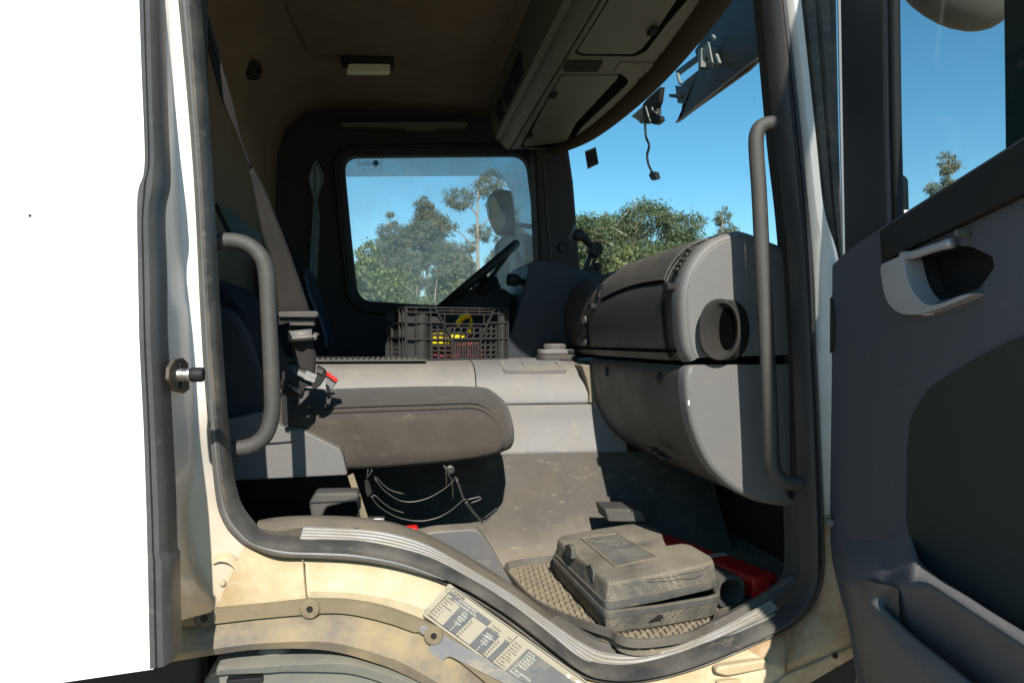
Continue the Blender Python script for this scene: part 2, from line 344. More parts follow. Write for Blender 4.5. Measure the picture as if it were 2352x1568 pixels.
# ================================================================== THE SETTING
g = MB().add([(-900,-900,0),(900,-900,0),(900,900,0),(-900,900,0)], [(0,1,2,3)]).ob('ground', m_earth); g['kind'] = 'structure'

# ================================================================== THE TRUCK
TR = thing('truck', 'white truck with its passenger door wide open and dusty grey cab interior', 'truck', (.2, 2.4, 0))
nY = (0,-1,0)
# ---- outer side panel left of the opening, with its rubber strip
LY = lambda y: float(np.interp(y, [-200,0,700,1400,1700], [1.35,1.32,1.19,1.115,1.09]))
def PL(pts, dy=0): return [P(x, y, LY(y)+dy) for x, y in pts]
strip_l = q('A',(65,-160),(65,0),(75,300),(92,780),(62,910),(55,1000),(60,1300),(65,1560)) + q('B',(90,300),(115,800),(130,1250),(140,1568)) + q('J',(165,300),(178,900),(190,1440))
strip_r = q('A',(155,-160),(155,0),(165,500),(178,830),(157,950),(150,1050),(158,1300),(160,1560)) + q('B',(215,300),(240,800),(260,1200),(270,1568)) + q('J',(355,600),(360,1000),(372,1380))
pan = [(x+14, y) for x, y in strip_l]
pan = [(pan[0][0], -700)] + pan[1:-1] + [(352,1536),(290,1545),(-700,1690),(-700,-700)]
sp = prism('side_panel', PL(pan, .010), (0,.035,0), m_white, TR, bevel=.006)
band('panel_rubber_strip', PL(strip_l), PL(strip_r), [(0,-.03),(0,.004),(.06,.010),(.3,.012),(.36,.006),(.42,.014),(.7,.018),(.9,.010),(1,-.004),(1,-.04)], mat('strip_rubber', (.055,.055,.057), .38, dust=(.4,(.12,.115,.10),6), streak=((.2,.19,.17),.3)), sp, n=140)
pt = P(70,497,LY(497)+.010); MB().lathe(pt, nY, [(.003,-.001),(.003,.002),(.0015,.003)], 10).ob('screw_head', m_black, sp)
# ---- B pillar: side wall turned away from the sun, then the flange
pil = [(-100,350,384,405),(0,355,388,410),(300,360,400,438),(385,362,403,444),(600,356,418,455),(680,358,424,461),(705,359,429,462),(735,360,432,464),(880,366,441,471),
       (1000,372,443,483),(1066,376,445,488),(1105,378,438,492),(1140,380,430,496)]
rows = []
for y, e, f, gx in pil: rows.append([(e,y),(f,y),(gx,y)])
rows += [[(382,1185),(425,1180),(505,1178)], [(384,1240),(431,1235),(528,1221)], [(388,1310),(446,1305),(548,1236)], [(392,1430),(495,1402),(567,1242)]]
cE = cat([P(*r[0],LY(r[0][1])+.02) for r in rows], 5); cF = cat([P(*r[1],1.366 if r[1][1] < 900 else 1.345) for r in rows], 5); cG = cat([P(*r[2],1.372) for r in rows], 5)
mb = MB(); rr_ = []
for a, b, c in zip(cE, cF, cG):
    k1 = b.lerp(a, .08); k2 = b.lerp(c, .12); rr_.append([a+Vector((0,0,0)), a.lerp(b,.5), k1, (k1+k2+b)/3, k2, b.lerp(c,.6), c])
mb.loft(rr_); bp = mb.ob('pillar_panel', m_pillar, TR, sharp=28)
oc = q('B',(300,318),(360,310),(402,350),(412,560),(372,590),(300,572),(250,480),(255,390))
oc = [(sum(p[0] for p in oc)/8*.2+x*.8, sum(p[1] for p in oc)/8*.2+y*.8) for x, y in oc]
stk = prism('latch_striker', PPX(oc, -.326), (-.006,0,0), mat('striker_steel', (.075,.06,.047), .6, metal=.2, dust=(.7,(.2,.15,.09),20)), bp, bevel=.002)
pc = PX(*q('B',(318,445))[0], -.326)
MB().lathe(pc, (1,0,0), [(.010,0),(.010,.008),(.0085,.009),(.0085,.014),(.0102,.015),(.0102,.018),(.0095,.019)], 18).ob('striker_pin', m_steel, bp, sharp=40)
MB().lathe(pc+Vector((.019,0,0)), (1,0,0), [(.0105,0),(.0112,.002),(.0112,.017),(.010,.019)], 18).ob('striker_cap', m_black, bp, sharp=40)
for cc in ((335,392),(335,508)):
    MB().lathe(PX(*q('B',cc)[0], -.3255), (1,0,0), [(.006,-.002),(.006,.002),(.003,.0025)], 12).ob('screw_head', m_black, bp)
# ---- sill panel and lower/upper A pillar in one pressed band
pairs = [((567,1242),(495,1402)),((632,1280),(600,1396)),((706,1282),(706,1384)),((796,1286),(780,1384)),((885,1298),(860,1392)),((986,1323),(950,1417)),((1104,1387),(1040,1464)),((1178,1439),(1110,1512)),
 ((1275,1509),(1220,1592)),((1350,1561),(1330,1650)),((1430,1566),(1420,1665)),((1505,1559),(1530,1655)),((1609,1530),(1680,1625)),((1712,1488),(1812,1545))]
sill = band('sill_panel', PP([a for a,b in pairs],1.372), PP([b for a,b in pairs],1.345), [(0,-.01),(.06,.002),(.3,.010),(.7,.012),(1,0),(1.02,-.05)], m_cream, TR, paired=True)
pairs2 = [((1712,1488),(1812,1545)),((1798,1447),(1895,1508)),((1867,1392),(1985,1470)),((1888,1343),(1995,1400)),((1890,1274),(1995,1280)),((1887,1180),(1990,1180))]
band('sill_corner', PP([a for a,b in pairs2],1.372), PP([b for a,b in pairs2],1.345), [(0,-.01),(.06,.002),(.3,.010),(.7,.012),(1,0),(1.02,-.05)], m_rust, sill, paired=True)
pairs3 = [((1887,1180),(1990,1180)),((1885,1102),(1985,1102)),((1873,834),(1965,834)),((1867,601),(1930,601)),((1855,481),(1896,481)),((1838,312),(1877,312)),((1805,0),(1843,0)),((1790,-120),(1828,-120))]
band('front_pillar_panel', PP([a for a,b in pairs3],1.372), PP([b for a,b in pairs3],1.36), [(0,-.01),(.06,.002),(.3,.012),(.7,.012),(1,-.004),(1.02,-.05)], m_pillar, TR, paired=True)
# flange below the sill corner
prism('sill_flange', PP([(1808,1549),(1905,1508),(1975,1478),(1978,1500),(1900,1545),(1808,1600),(1700,1665),(1690,1640)], 1.338), (0,.01,0), m_rust, sill, bevel=.002)
MB().lathe(P(*q('X',(795,1380))[0], 1.338), nY, [(.006,-.001),(.006,.001)], 14).ob('drain_hole', m_black, sill)
# pressed swages in the sill, panel joints, pimples
for pts in (q('G',(1400,1285),(1420,1245),(1740,1195),(1765,1230),(1740,1260),(1480,1310)), q('G',(1400,1351),(1450,1335),(1560,1325),(1580,1351),(1500,1375))):
    prism('pressed_swage', PP(rnd(pts, 10), 1.342), (0,.02,0), m_cream, sill, bevel=.004)
band('pressed_recess', PP(q('J',(640,610),(700,560),(800,570),(890,645),(940,740),(985,915)),1.358), PP(q('J',(690,640),(740,625),(800,640),(850,690),(890,770),(930,915)),1.358), [(0,-.006),(.4,.006),(.85,.010),(1,-.012)], m_cream, sill, n=30)
for a, b in ((q('J',(1365,615))[0], q('J',(1393,918))[0]), (q('X',(470,1200))[0], q('X',(455,1500))[0])):
    MB().bar(P(*a,1.3485), P(*b,1.3335), .0022, .006).ob('panel_joint', m_ftrim, sill)
for c_ in ((740,910),(1310,860),(745,800)):
    MB().lathe(P(*q('J',c_)[0],1.352), nY, [(.006,-.002),(.005,.002),(.002,.0035)], 12).ob('paint_pimple', m_cream, sill, smooth=True)
# ---- door seal round the opening
so_ = [(396,-120),(410,0),(444,385),(461,720),(471,881),(488,1066),(498,1150),(510,1190),(530,1221),(567,1251),(632,1276),(706,1281),(796,1285),(885,1297),(986,1323),(1104,1387),(1178,1439),(1229,1478),(1298,1532),(1350,1558),(1419,1566),(1505,1559),(1609,1530),(1712,1488),(1798,1447),(1850,1408),(1880,1360),(1891,1300),(1889,1200),(1885,1102),(1873,834),(1866,612),(1838,312),(1803,0),(1790,-120)]
si_ = [(445,-120),(456,0),(482,385),(501,720),(512,881),(528,1066),(540,1130),(552,1165),(575,1198),(610,1230),(691,1239),(766,1240),(855,1247),(986,1280),(1104,1342),(1178,1390),(1229,1428),(1290,1478),(1340,1515),(1390,1533),(1470,1533),(1574,1506),(1677,1464),(1781,1419),(1822,1385),(1843,1345),(1850,1300),(1847,1206),(1843,1102),(1833,834),(1820,575),(1790,312),(1760,0),(1746,-120)]
SEALP = [(0,-.01),(.02,.006),(.12,.010),(.22,.008),(.26,.002),(.32,.004),(.40,.016),(.55,.026),(.7,.027),(.85,.020),(.96,.006),(1,-.02)]
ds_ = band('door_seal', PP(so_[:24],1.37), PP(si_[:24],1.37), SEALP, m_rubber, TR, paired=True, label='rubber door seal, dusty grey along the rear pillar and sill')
band('door_seal', PP(so_[23:],1.37), PP(si_[23:],1.37), SEALP, mat('dark_rubber', (.03,.03,.033), .45, dust=(.35,(.06,.056,.05),8)), TR, paired=True, label='black rubber door seal along the front pillar')  # front stretch: same profile in a darker rubber with thinner dust
# grey dusty outer lip of the seal along the rear pillar and sill
lo = so_[:15]; li = [(a[0]+(b[0]-a[0])*.42, a[1]+(b[1]-a[1])*.42) for a, b in zip(so_[:15], si_[:15])]
band('seal_lip', PP(lo,1.352), PP(li,1.352), [(0,-.012),(.05,.001),(.4,.005),(.55,.003),(.6,.007),(.95,.005),(1,-.01)], m_rubgrey, TR, paired=True)
# ---- aluminium tread strips on the sill
t_o = [(690,1238),(766,1240),(855,1247),(920,1260),(986,1280),(1045,1308),(1104,1342),(1178,1390),(1263,1452),(1332,1510),(1384,1538),(1470,1538),(1574,1507),(1677,1464),(1798,1408)]
t_i = [(698,1209),(775,1212),(850,1216),(920,1229),(985,1252),(1045,1285),(1106,1322),(1180,1367),(1262,1425),(1336,1474),(1390,1497),(1465,1500),(1560,1480),(1650,1443),(1767,1379)]
To = PP(t_o, 1.378); Ti = [PZ(x, y, p.z-EYE+.004) for (x, y), p in zip(t_i, To)]
ridge = [(0,-.02),(0,.0)]
for k in range(4): a = .02+k*.24; ridge += [(a,.0),(a+.03,.004),(a+.15,.004),(a+.18,.0)]
ridge += [(1,.0),(1,-.02)]
tread = band('tread_strip', To, Ti, ridge, m_alu, TR, nv=(0,-.5,.85), paired=True, sharp=20)
for c_ in (q('F',(325,632))[0],):
    MB().lathe(PZ(*c_, To[2].z-EYE+.004), (0,-.3,1), [(.011,-.002),(.010,.003),(.006,.005)], 16).ob('rivet_head', m_steel, tread, smooth=True)
# black step cover behind the strip
co_ = [(590,1212),(640,1219),(696,1211),(775,1213),(850,1217),(920,1230),(985,1253),(1045,1286),(1106,1323),(1180,1368),(1262,1426),(1320,1468)]
ci_ = [(597,1207),(634,1197),(696,1194),(775,1194),(850,1200),(915,1213),(985,1238),(1045,1270),(1106,1306),(1176,1352),(1262,1420),(1322,1464)]
Co = PP(co_, 1.47); Ci = PP(ci_, 1.60)
band('step_cover', Co, Ci, [(0,-.03),(0,0),(.3,.012),(.8,.014),(1,0),(1,-.1)], m_cover, TR, nv=(0,-.3,.95), paired=True)
# dusty floor edge right of the strip and inner gasket at the lower front corner
fe_o = [(1262,1426),(1336,1475),(1390,1498),(1465,1501),(1560,1481),(1650,1444),(1767,1380),(1830,1335),(1846,1290),(1842,1180),(1836,1060)]
fe_i = [(1290,1416),(1350,1452),(1400,1474),(1465,1480),(1545,1462),(1640,1420),(1752,1360),(1806,1322),(1822,1285),(1822,1180),(1818,1060)]
Fo = PP(fe_o, 1.46); Fi = PP(fe_i, 1.50)
band('floor_edge', Fo[:8], Fi[:8], [(0,-.05),(0,0),(.5,.008),(1,0),(1,-.05)], m_matdk, TR, nv=(0,-.2,.95), paired=True)
band('inner_gasket', Fo[6:], Fi[6:], [(0,-.05),(0,0),(.4,.012),(.7,.008),(1,0),(1,-.05)], m_rubdust, TR, nv=(0,-.8,.5), paired=True)
# ---- wheel arch: trim strip, bracket, lip, mudguard
ft_t = q('V',(180,378),(530,342),(1000,296),(1310,264),(1500,259),(1700,271),(2000,331),(2352,458)) + q('F',(840,1215),(1000,1330),(1200,1470),(1350,1580),(1500,1700))
ft_b = q('V',(190,495),(540,463),(900,421),(1300,386),(1500,373),(1700,386),(2000,456),(2240,540)) + q('F',(700,1240),(860,1350),(1040,1490),(1170,1600),(1300,1720))
ftr = band('arch_trim', PP(ft_t,1.336), PP(ft_b,1.336), [(0,-.02),(0,.004),(.05,.006),(.95,.006),(1,.003),(1,-.03)], m_ftrim, TR, n=70)
lip_b = q('V',(180,800),(490,745),(800,700),(1000,690),(1200,689),(1500,711),(1800,790),(2100,900),(2300,990)) + q('F',(760,1568),(900,1680),(1000,1760))
arch = band('arch_lip', PP(ft_b,1.338), PP(lip_b,1.338), [(0,-.006),(.05,.0),(.3,.018),(.6,.028),(.85,.018),(.97,-.01),(1,-.05),(1,-.2)], m_fender, TR, n=70)
for c_ in (q('V',(453,413))[0], q('V',(1343,337))[0], q('F',(808,1270))[0]):
    p_ = P(*c_, 1.331); sc = MB().lathe(p_, nY, [(.0175,-.004),(.0175,.003),(.015,.006),(.006,.0065),(.005,.003)], 22).ob('trim_screw', m_ftrim if c_[0] > 500 else m_rubdust, TR, sharp=30)
    MB().lathe(p_, nY, [(.005,.0),(.005,.0072)], 6).ob('screw_socket', m_black, sc)
br = rnd(q('F',(712,1222),(760,1212),(800,1238),(860,1268),(900,1292),(1100,1400),(1400,1590),(1300,1600),(1100,1500),(910,1405),(885,1412),(865,1440),(820,1440),(768,1400),(775,1355),(805,1312),(725,1258)), 9)
prism('arch_bracket', PP(br, 1.328), (0,.004,0), m_brack, TR, bevel=.0015)
mg_t = q('V',(455,940),(570,815),(900,785),(1150,768),(1600,755),(1800,790),(2000,850),(2200,920),(2400,1015))
mg = MB(); T_ = PP(mg_t, 1.33); Bk = [p+Vector((0,.30,.02)) for p in T_]
T2 = rs(cat(PP(q('V',(455,955),(570,900),(950,885),(1150,872),(1600,880),(1800,915),(2000,980),(2200,1050),(2400,1140)),1.322),4), 40); T1 = rs(cat(T_,4),40)
lowr = [p+Vector((0,0,-.30)) for p in T2]; B1 = [p+Vector((0,.32,.0)) for p in T1]
mg.loft([B1, T1, [p+Vector((0,-.012,-.006)) for p in T1], T2, [p+Vector((0,.012,-.004)) for p in T2], [p+Vector((0,.012,0)) for p in lowr]])
mgo = mg.ob('mudguard', m_guard, TR, sharp=30)
prism('slot', PP(q('V',(630,950),(935,925),(900,985),(640,990)),1.315), (0,.02,0), m_black, mgo, bevel=.001)
MB().lathe(P(*q('V',(1035,772))[0],1.36), nY, [(.034,-.02),(.03,.0),(.015,.01)], 20).ob('rubber_stop', m_guard, mgo, smooth=True)
# type plate riveted to the sill
def KP(x, y, lift=0):
    t = ((x-430)*-.68+(y-130)*.733)/490; px, py = q('K', (x, y))[0]; return P(px, py, 1.341-.012*t-lift)
pl = prism('type_plate', [KP(*p) for p in rnd([(405,100),(2190,1368),(2290,1440),(1900,1860),(1750,1740),(62,532),(45,490),(380,122)],14)], (0,.002,0), m_plate, TR, bevel=.0008, label='metal type plate with stamped weights and numbers')
dk = MB()
for pg in ([(428,212),(968,606),(906,668),(722,538),(484,778),(316,655),(548,402),(415,312),(440,275),(395,240)], [(905,675),(1075,800),(845,1045),(668,915)], [(1145,858),(1205,905),(970,1140),(905,1092)], [(1448,965),(2160,1480),(1850,1790),(1142,1262)]):
    dk.add([KP(*p, .0012) for p in pg], [tuple(range(len(pg)))])
dk.ob('plate_dark_field', m_platedk, pl)
ink = MB(); lt = MB()
for a, b in (((460,155),(2250,1440)),((460,155),(118,520)),((118,520),(1800,1740)),((1310,795),(965,1145))):
    ink.bar(KP(*a,.001), KP(*b,.001), .0011, .0004)
def kt(mb, st, x, y, size):
    o = KP(x, y, .0022); a = (KP(x+81.1, y+58.5, .0022)-o)/100; b = (KP(x+68.1, y-73.2, .0022)-o)/100; text(mb, st, o, a, b, size, (0,0,0), .004 if mb is lt else .0)
for st, x, y, z in [('SCANIA',443,210,54),('VIN',366,283,34),('Regist for',340,310,33),('Total',312,340,33),('Combination',282,370,33),('Axle  1-',252,402,33),('Axle  2-',222,433,33),('Axle  3-',192,464,33),('Axle  4-',162,495,33),('Axle  5-',132,527,33),
   ('Technically',967,660,32),('permissible',937,690,32),('Axle',1178,820,32),('group',1138,846,32),('Cab type',1264,884,33),('Serial no',1232,915,33),('Approval',1200,946,33),('Cab colour',1170,975,33),('Ch No',1140,1006,33),('Ch colour',1108,1037,33),('ADR GTW',1076,1067,33),('Ch type',1046,1098,33),('Produced in',1014,1128,33)]: kt(ink, st, x, y, z)
for k in range(7): kt(ink, 'Kg', 678-30.4*k, 604+31*k, 33); kt(ink, 'Kg', 1033-30.8*k, 872+31*k, 33)
for st, x, y, z in [('e4*2007/46*0031',526,330,41),('YS2P4X20009195750',458,336,41),('(PT)',575,485,42),('19000',543,510,42),('40000',510,540,42),('7500',490,572,42),('12000',452,604,42),('X',466,650,38),('X',432,684,38),('X',400,716,38),
   ('20500',886,766,42),('40000',866,798,42),('7500',840,836,42),('13000',806,864,42),('X',816,912,38),('X',782,946,38),('X',750,978,38),
   ('CP14L',1444,1020,42),('9195750',1414,1050,42),('T 068 Fh',1386,1085,42),('1366386',1356,1112,42),('9195750',1326,1144,42),('1346692',1294,1174,42),('X',1262,1202,42),('P 280 LB4X2HSA',1234,1234,42),('FRANCE',1196,1262,42)]: kt(lt, st, x, y, z)
lt.bar(KP(838,775,.002), KP(1008,862,.002), .0008, .0003)
for x, y in ((1985,1325),(2110,1402)): lt.add([KP(x-35,y-18,.0018),KP(x+15,y-40+22,.0018),KP(x+45,y+15,.0018),KP(x,y+38,.0018)], [(0,1,2,3)])
o_ = ink.ob('plate_lettering', m_ink, pl); o_['kind'] = 'stuff'; o_ = lt.ob('plate_light_lettering', m_inklt, pl); o_['kind'] = 'stuff'
for x, y in ((390,175),(115,467)):
    rv = MB().lathe(KP(x, y), nY, [(.0062,-.001),(.0062,.0015),(.0048,.003),(.003,.003),(.002,.0015)], 18).ob('rivet', m_plate, pl, sharp=30)
# dark inside of the arch
prism('arch_liner', [P(380,1440,1.66),P(1250,1440,1.66),P(1500,1640,1.66),P(1500,2300,1.66),P(200,2300,1.66),P(200,1500,1.66)], (0,.03,0), m_black, TR, bevel=0)
prism('chassis_skirt', [Vector((.45,1.42,EYE-.72)),Vector((1.15,1.42,EYE-.60)),Vector((1.15,1.42,EYE-1.45)),Vector((.45,1.42,EYE-1.45))], (0,.04,0), m_black, TR, bevel=0)
# ---- shell: floor, rear wall, headliner, roof, far wall, firewall
def strip_xz(name, prof, y0, y1, m, parent, thick=0, **k):
    rows = [[Vector((x, y, EYE+z)) for x, z in prof] for y in np.linspace(y0, y1, 2)]
    return MB().loft(rows).ob(name, m, parent, **k)
MB().box((.25,2.58,EYE-.66),(1.75,2.15,.06)).ob('cab_floor', m_blackm, TR)
hl = [(-.55,-.7),(-.55,.70),(-.54,.88),(-.50,1.0),(-.42,1.07),(-.30,1.1),(.1,1.105),(.60,1.10)]
strip_xz('headliner', hl, 1.42, 3.62, m_head, TR, sharp=80)
MB().box((.13,2.5,EYE+1.20),(1.6,2.45,.12)).ob('roof', m_white, TR, bevel=.03)
MB().box((-.62,2.5,EYE+.2),(.10,2.3,2.1)).ob('rear_wall', m_white, TR, bevel=.02)
prism('shading_door_header', [Vector((x,1.37,EYE+z)) for x, z in ((-.6,1.16),(-.6,.98),(.02,.955),(.30,.935),(.37,.86),(.46,.80),(1.1,.78),(1.1,1.16))], (0,.12,0), m_white, TR, bevel=.01)  # unseen header; its lower edge is stepped to shape the sunlight inside
MB().box((-.47,1.41,EYE+.2),(.26,.07,1.9)).ob('rear_pillar_core', m_blackm, TR, bevel=.01)
prism('raised_ceiling_panel', PPZ(rnd([(640,-60),(665,30),(700,104),(722,120),(1058,127),(1112,116),(1160,60),(1220,-60)], 14), 1.094), (0,0,-.010), m_head, TR, bevel=.003)
# far side wall with window opening
WY = 3.58
wh = rnd([(789,359),(1209,355),(1226,480),(1243,722),(1180,716),(1000,702),(823,691),(806,540)], 34, 6)
wo_ = [Vector((x,WY,EYE+z)) for x, z in ((-.58,-.7),(.98,-.7),(.98,-.02),(.885,.02),(.815,1.15),(-.58,1.15))]
fw = holed('far_side_wall', wo_, [PP(wh, WY)], nY, .05, m_blackm, TR)
def offp(pts, d):
    c = Vector((sum(p[0] for p in pts)/len(pts), sum(p[1] for p in pts)/len(pts)))
    out = []
    for i, p in enumerate(pts):
        a = Vector(pts[i-1]); b = Vector(pts[(i+1) % len(pts)]); t = (b-a).normalized(); n = Vector((t.y, -t.x))
        if n.dot(Vector(p)-c) < 0: n = -n
        out.append(tuple(Vector(p)+n*d))
    return out
rim = [p for i, p in enumerate(wh) if (Vector(p)-Vector(wh[i-1])).length > .5]
rows = []
for d, y in ((-1,WY-.005),(2,WY-.02),(10,WY-.03),(20,WY-.03),(26,WY-.025),(27,WY)): rows.append(PP(offp(rim, d), y))
rows = [[r[i] for r in rows] for i in range(len(rim))]; rows.append(rows[0])
MB().loft(rows).ob('window_surround', m_black, fw, sharp=40)
MB().tube(PP(offp(rim, 22), WY-.032), .0022, 6, True).ob('surround_edge', m_greydk, fw)
MB().add(PP(wh, WY+.03), [tuple(range(len(wh)))]).ob('far_window_pane', m_glassfar, fw)
# pale rain deflector outside the pane: band along the top and down the front edge
df = [(780,345),(1235,345),(1262,720),(1203,720)] ; 
defl = [(780,345),(1240,345),(1250,545),(1243,592),(1224,598),(1198,592),(1190,575),(1187,555),(1180,470),(1173,440),(1160,418),(1138,406),(1100,404),(780,406)]
MB().add(PP(defl, WY+.09), [tuple(range(len(defl)))]).ob('wind_deflector', m_defl, fw, solid=.003)
# mirror-written sticker on the pane (it reads from outside)
ys = WY+.024; stick = MB(); Ls = lambda x, y: P((1400+x/14.7)/1.72449, (600+y/14.7)/1.72449, ys)
for a, b, w_ in (((295,362),(1620,372),.0011),((1622,372),(1622,1020),.0022),((295,362),(295,920),.0022),((575,1005),(775,1005),.0016),((980,1020),(1622,1022),.001)): stick.bar(Ls(*a), Ls(*b), w_, .0004)
ex = (Ls(0,0)-Ls(1000,0))/1000; ez = (Ls(0,0)-Ls(0,1000))/1000
text(stick, 'um scania', Ls(1035,668), ex, ez, 142, (0,0,0), .012); text(stick, 'uma \u00e1rvore', Ls(1035,798), ex, ez, 142, (0,0,0), .012)
lf = lambda *p: stick.add([Ls(*k) for k in p], [tuple(range(len(p)))])
lf((1250,900),(1350,900),(1350,760),(1250,760)); lf((1180,520),(1300,495),(1450,575),(1400,640),(1230,590)); lf((1150,575),(1250,600),(1290,700),(1180,690),(1110,740),(1105,650))
lf((1105,720),(1190,700),(1260,760),(1180,790),(1120,805)); lf((1290,640),(1420,640),(1500,640),(1515,715),(1420,720)); lf((1300,720),(1400,710),(1500,770),(1470,835),(1390,790)); lf((1230,600),(1380,620),(1380,770),(1250,770))
stick.ob('window_sticker', mat('sticker_ink', (.05,.085,.095), .7), fw)
mk = MB(); text(mk, 'SECURIT', P(862,671,ys), (-1,0,0), (0,0,1), .014, (0,0,0), .01); mk.ob('glass_mark', m_ink, fw)
# far A pillar, dash side of it
fp = prism('far_pillar', PP([(1226,320),(1306,335),(1318,420),(1336,640),(1240,640)], 3.42), (0,.16,0), m_blackm, TR, bevel=.015)
MB().lathe(P(1295,568,3.415), nY, [(.026,-.004),(.026,.004),(.022,.006),(.02,.002)], 20).ob('speaker_grille', m_black, fp, sharp=40)
MB().bar(P(1247,360,3.417), P(1265,600,3.417), .004, .004).ob('pillar_seam', m_greydk, fp)
hr = prism('far_grab_rail', PP(rnd(q('Q',(150,1112),(210,1085),(1850,1070),(1975,1085),(1950,1160),(1510,1165),(1490,1188),(1090,1188),(1060,1155),(220,1145)), 4), 3.50), (0,.05,0), m_cons, TR, bevel=.006)
dl = MB().box(PZ(845,142,1.08), (.20,.09,.035)).ob('dome_lamp', m_headdk, TR, bevel=.008)
lens = [(x, y) for x, y in q('Q',(253,372),(262,330),(290,255),(860,262),(877,300),(862,372))]
prism('lamp_lens', PP(rnd(lens, 4), PZ(845,142,1.08).y-.05), (0,.04,0), m_lens, dl, bevel=.004)
ch = MB().lathe(P(585,162,2.75), (1,-.6,-.3), [(.035,-.02),(.035,.004),(.02,.012),(.012,.012),(.010,.004)], 18).ob('belt_anchor_cover', m_headdk, TR, sharp=40)
MB().box((1.12,2.5,EYE-.32),(.10,2.3,.80)).ob('firewall', m_blackm, TR)
MB().box((1.05,1.44,EYE-.17),(.34,.05,.9)).ob('front_side_panel', m_white, TR, bevel=.01)
# ---- windscreen
ytop = [(1.44,.765),(1.55,.83),(1.81,.888),(2.084,.915),(2.35,.93),(2.64,.932),(3.0,.91),(3.25,.871),(3.42,.80),(3.5,.74)]
wt = [Vector((x, y, EYE+.95)) for y, x in ytop]; wb = [Vector((x+.11, y, EYE+.02)) for y, x in ytop]
wt = rs(cat(wt,4),40); wb = rs(cat(wb,4),40)
ws = MB().loft([wt, [a.lerp(b,.5) for a, b in zip(wt, wb)], wb]).ob('windscreen', m_wscreen, TR, smooth=True)
# sticker with a round emblem (its code pattern left out)
sc_ = [Vector(p) for p in PPX([((2290+x/12.06)/1.72449,(560+y/12.06)/1.72449) for x, y in ((310,480),(835,270),(975,1075),(450,1330))], .815)]
st = MB().add(sc_, [(0,1,2,3)]).ob('screen_sticker', mat('sticker_film', (.42,.5,.55), .6), ws, solid=.001)
i4 = [Vector(p) for p in PPX([((2290+x/12.06)/1.72449,(560+y/12.06)/1.72449) for x, y in ((345,570),(825,345),(940,1035),(470,1250))], .8125)]
MB().add(i4, [(0,1,2,3)]).ob('sticker_print', mat('sticker_dark', (.035,.05,.065), .7, grain=(1500,1)), ws, solid=.0006)
el = [((2290+x/12.06)/1.72449,(560+y/12.06)/1.72449) for x, y in [(530+90*math.cos(a)+ (12*math.sin(a)), 800+180*math.sin(a)) for a in np.linspace(0,2*math.pi,25)[:-1]]]
MB().tube(PPX(el, .8105), .0012, 5, True).ob('sticker_ring', m_ink, ws)
# specks on the screen
sp_ = MB()
for k in range(46):
    t = random.uniform(.05,.75); i = random.randint(3,34); p = wt[i].lerp(wb[i], t); s_ = random.uniform(.0008,.0022); p = p-Vector((.003,0,0))
    sp_.add([p+Vector((0,-s_,-s_)),p+Vector((0,s_*.7,-s_*random.uniform(.5,3))),p+Vector((0,s_,s_)),p+Vector((0,-s_*.6,s_*random.uniform(.6,2)))], [(0,1,2,3)])
s_ = sp_.ob('bug_specks', m_ink, ws); s_['kind'] = 'stuff'
# smoked sun visor outside, its brackets
VX = 1.16
vs_ = prism('sun_visor', PPX(q('M',(388,1055),(425,1030),(440,895),(400,890),(385,790),(378,740),(420,748),(455,706),(588,598),(576,530),(548,440),(860,-60),(1330,-60),(1330,300),(1190,425),(1000,612),(750,793),(560,928)), VX), (.012,0,0), m_visor, TR, bevel=.001)
prism('visor_rail', PPX(q('M',(400,650),(575,520),(575,470),(380,615)), VX+.002), (.012,0,0), m_visor, vs_, bevel=.001)
MB().bar(PX(*q('M',(388,1056))[0],VX-.004), PX(*q('M',(1190,427))[0],VX-.004), .006, .006, (1,0,0)).ob('visor_edge', mat('visor_edge', (.2,.16,.13), .5), vs_)
va = prism('visor_bracket', PPX(rnd(q('M',(612,425),(662,355),(700,548),(640,548),(615,520)), 5), VX-.03), (.006,0,0), mat('bracket_grey', (.19,.21,.19), .5, dust=(.4,(.2,.2,.17),20)), vs_, bevel=.001)
prism('visor_bracket', PPX(q('M',(578,440),(606,415),(600,580),(578,600)), VX-.02), (.02,0,0), MATS['bracket_grey'], vs_, bevel=.001)
MB().lathe(PX(*q('M',(655,500))[0], VX-.032), (-1,0,0), [(.009,-.001),(.009,.003)], 14).ob('pivot_hole', m_black, vs_)
for a, b in (((400,640),(425,725)),((735,475),(765,555)),((703,312),(720,340)),((700,550),(715,572))):
    MB().bar(PX(*q('M',a)[0],VX-.02), PX(*q('M',b)[0],VX-.02), .010, .010, (1,0,0)).ob('visor_clip', MATS['bracket_grey'], vs_)
prism('visor_pin', PPX(q('M',(325,812),(380,812),(410,830),(405,850),(325,838)), VX-.01), (.02,0,0), m_black, vs_, bevel=.002)
# mirror bracket on the screen with loose cable and plug
mbk = prism('mirror_bracket', PPX(q('M',(0,1005),(90,925),(120,1070),(80,1066),(50,1035)), 1.02), (.01,0,0), MATS['bracket_grey'], TR, bevel=.001)
for pts in (((90,925),(125,890),(165,1055),(120,1070)), ((95,905),(140,850),(250,750),(235,880),(200,960),(150,1000)), ((165,1040),(190,985),(245,1005),(255,1040),(210,1078),(180,1070)), ((200,900),(215,895),(222,985),(205,990))):
    prism('bracket_block', PPX(q('M',*pts), 1.015+random.uniform(-.01,.01)), (.02,0,0), m_black, mbk, bevel=.002)
for a, b in (((125,925),(150,1010)),((180,930),(185,955)),((150,1010),(165,1050)),((195,965),(220,975))):
    MB().bar(PX(*q('M',a)[0],1.0), PX(*q('M',b)[0],1.0), .007, .005, (1,0,0)).ob('bracket_clip', MATS['bracket_grey'], mbk)
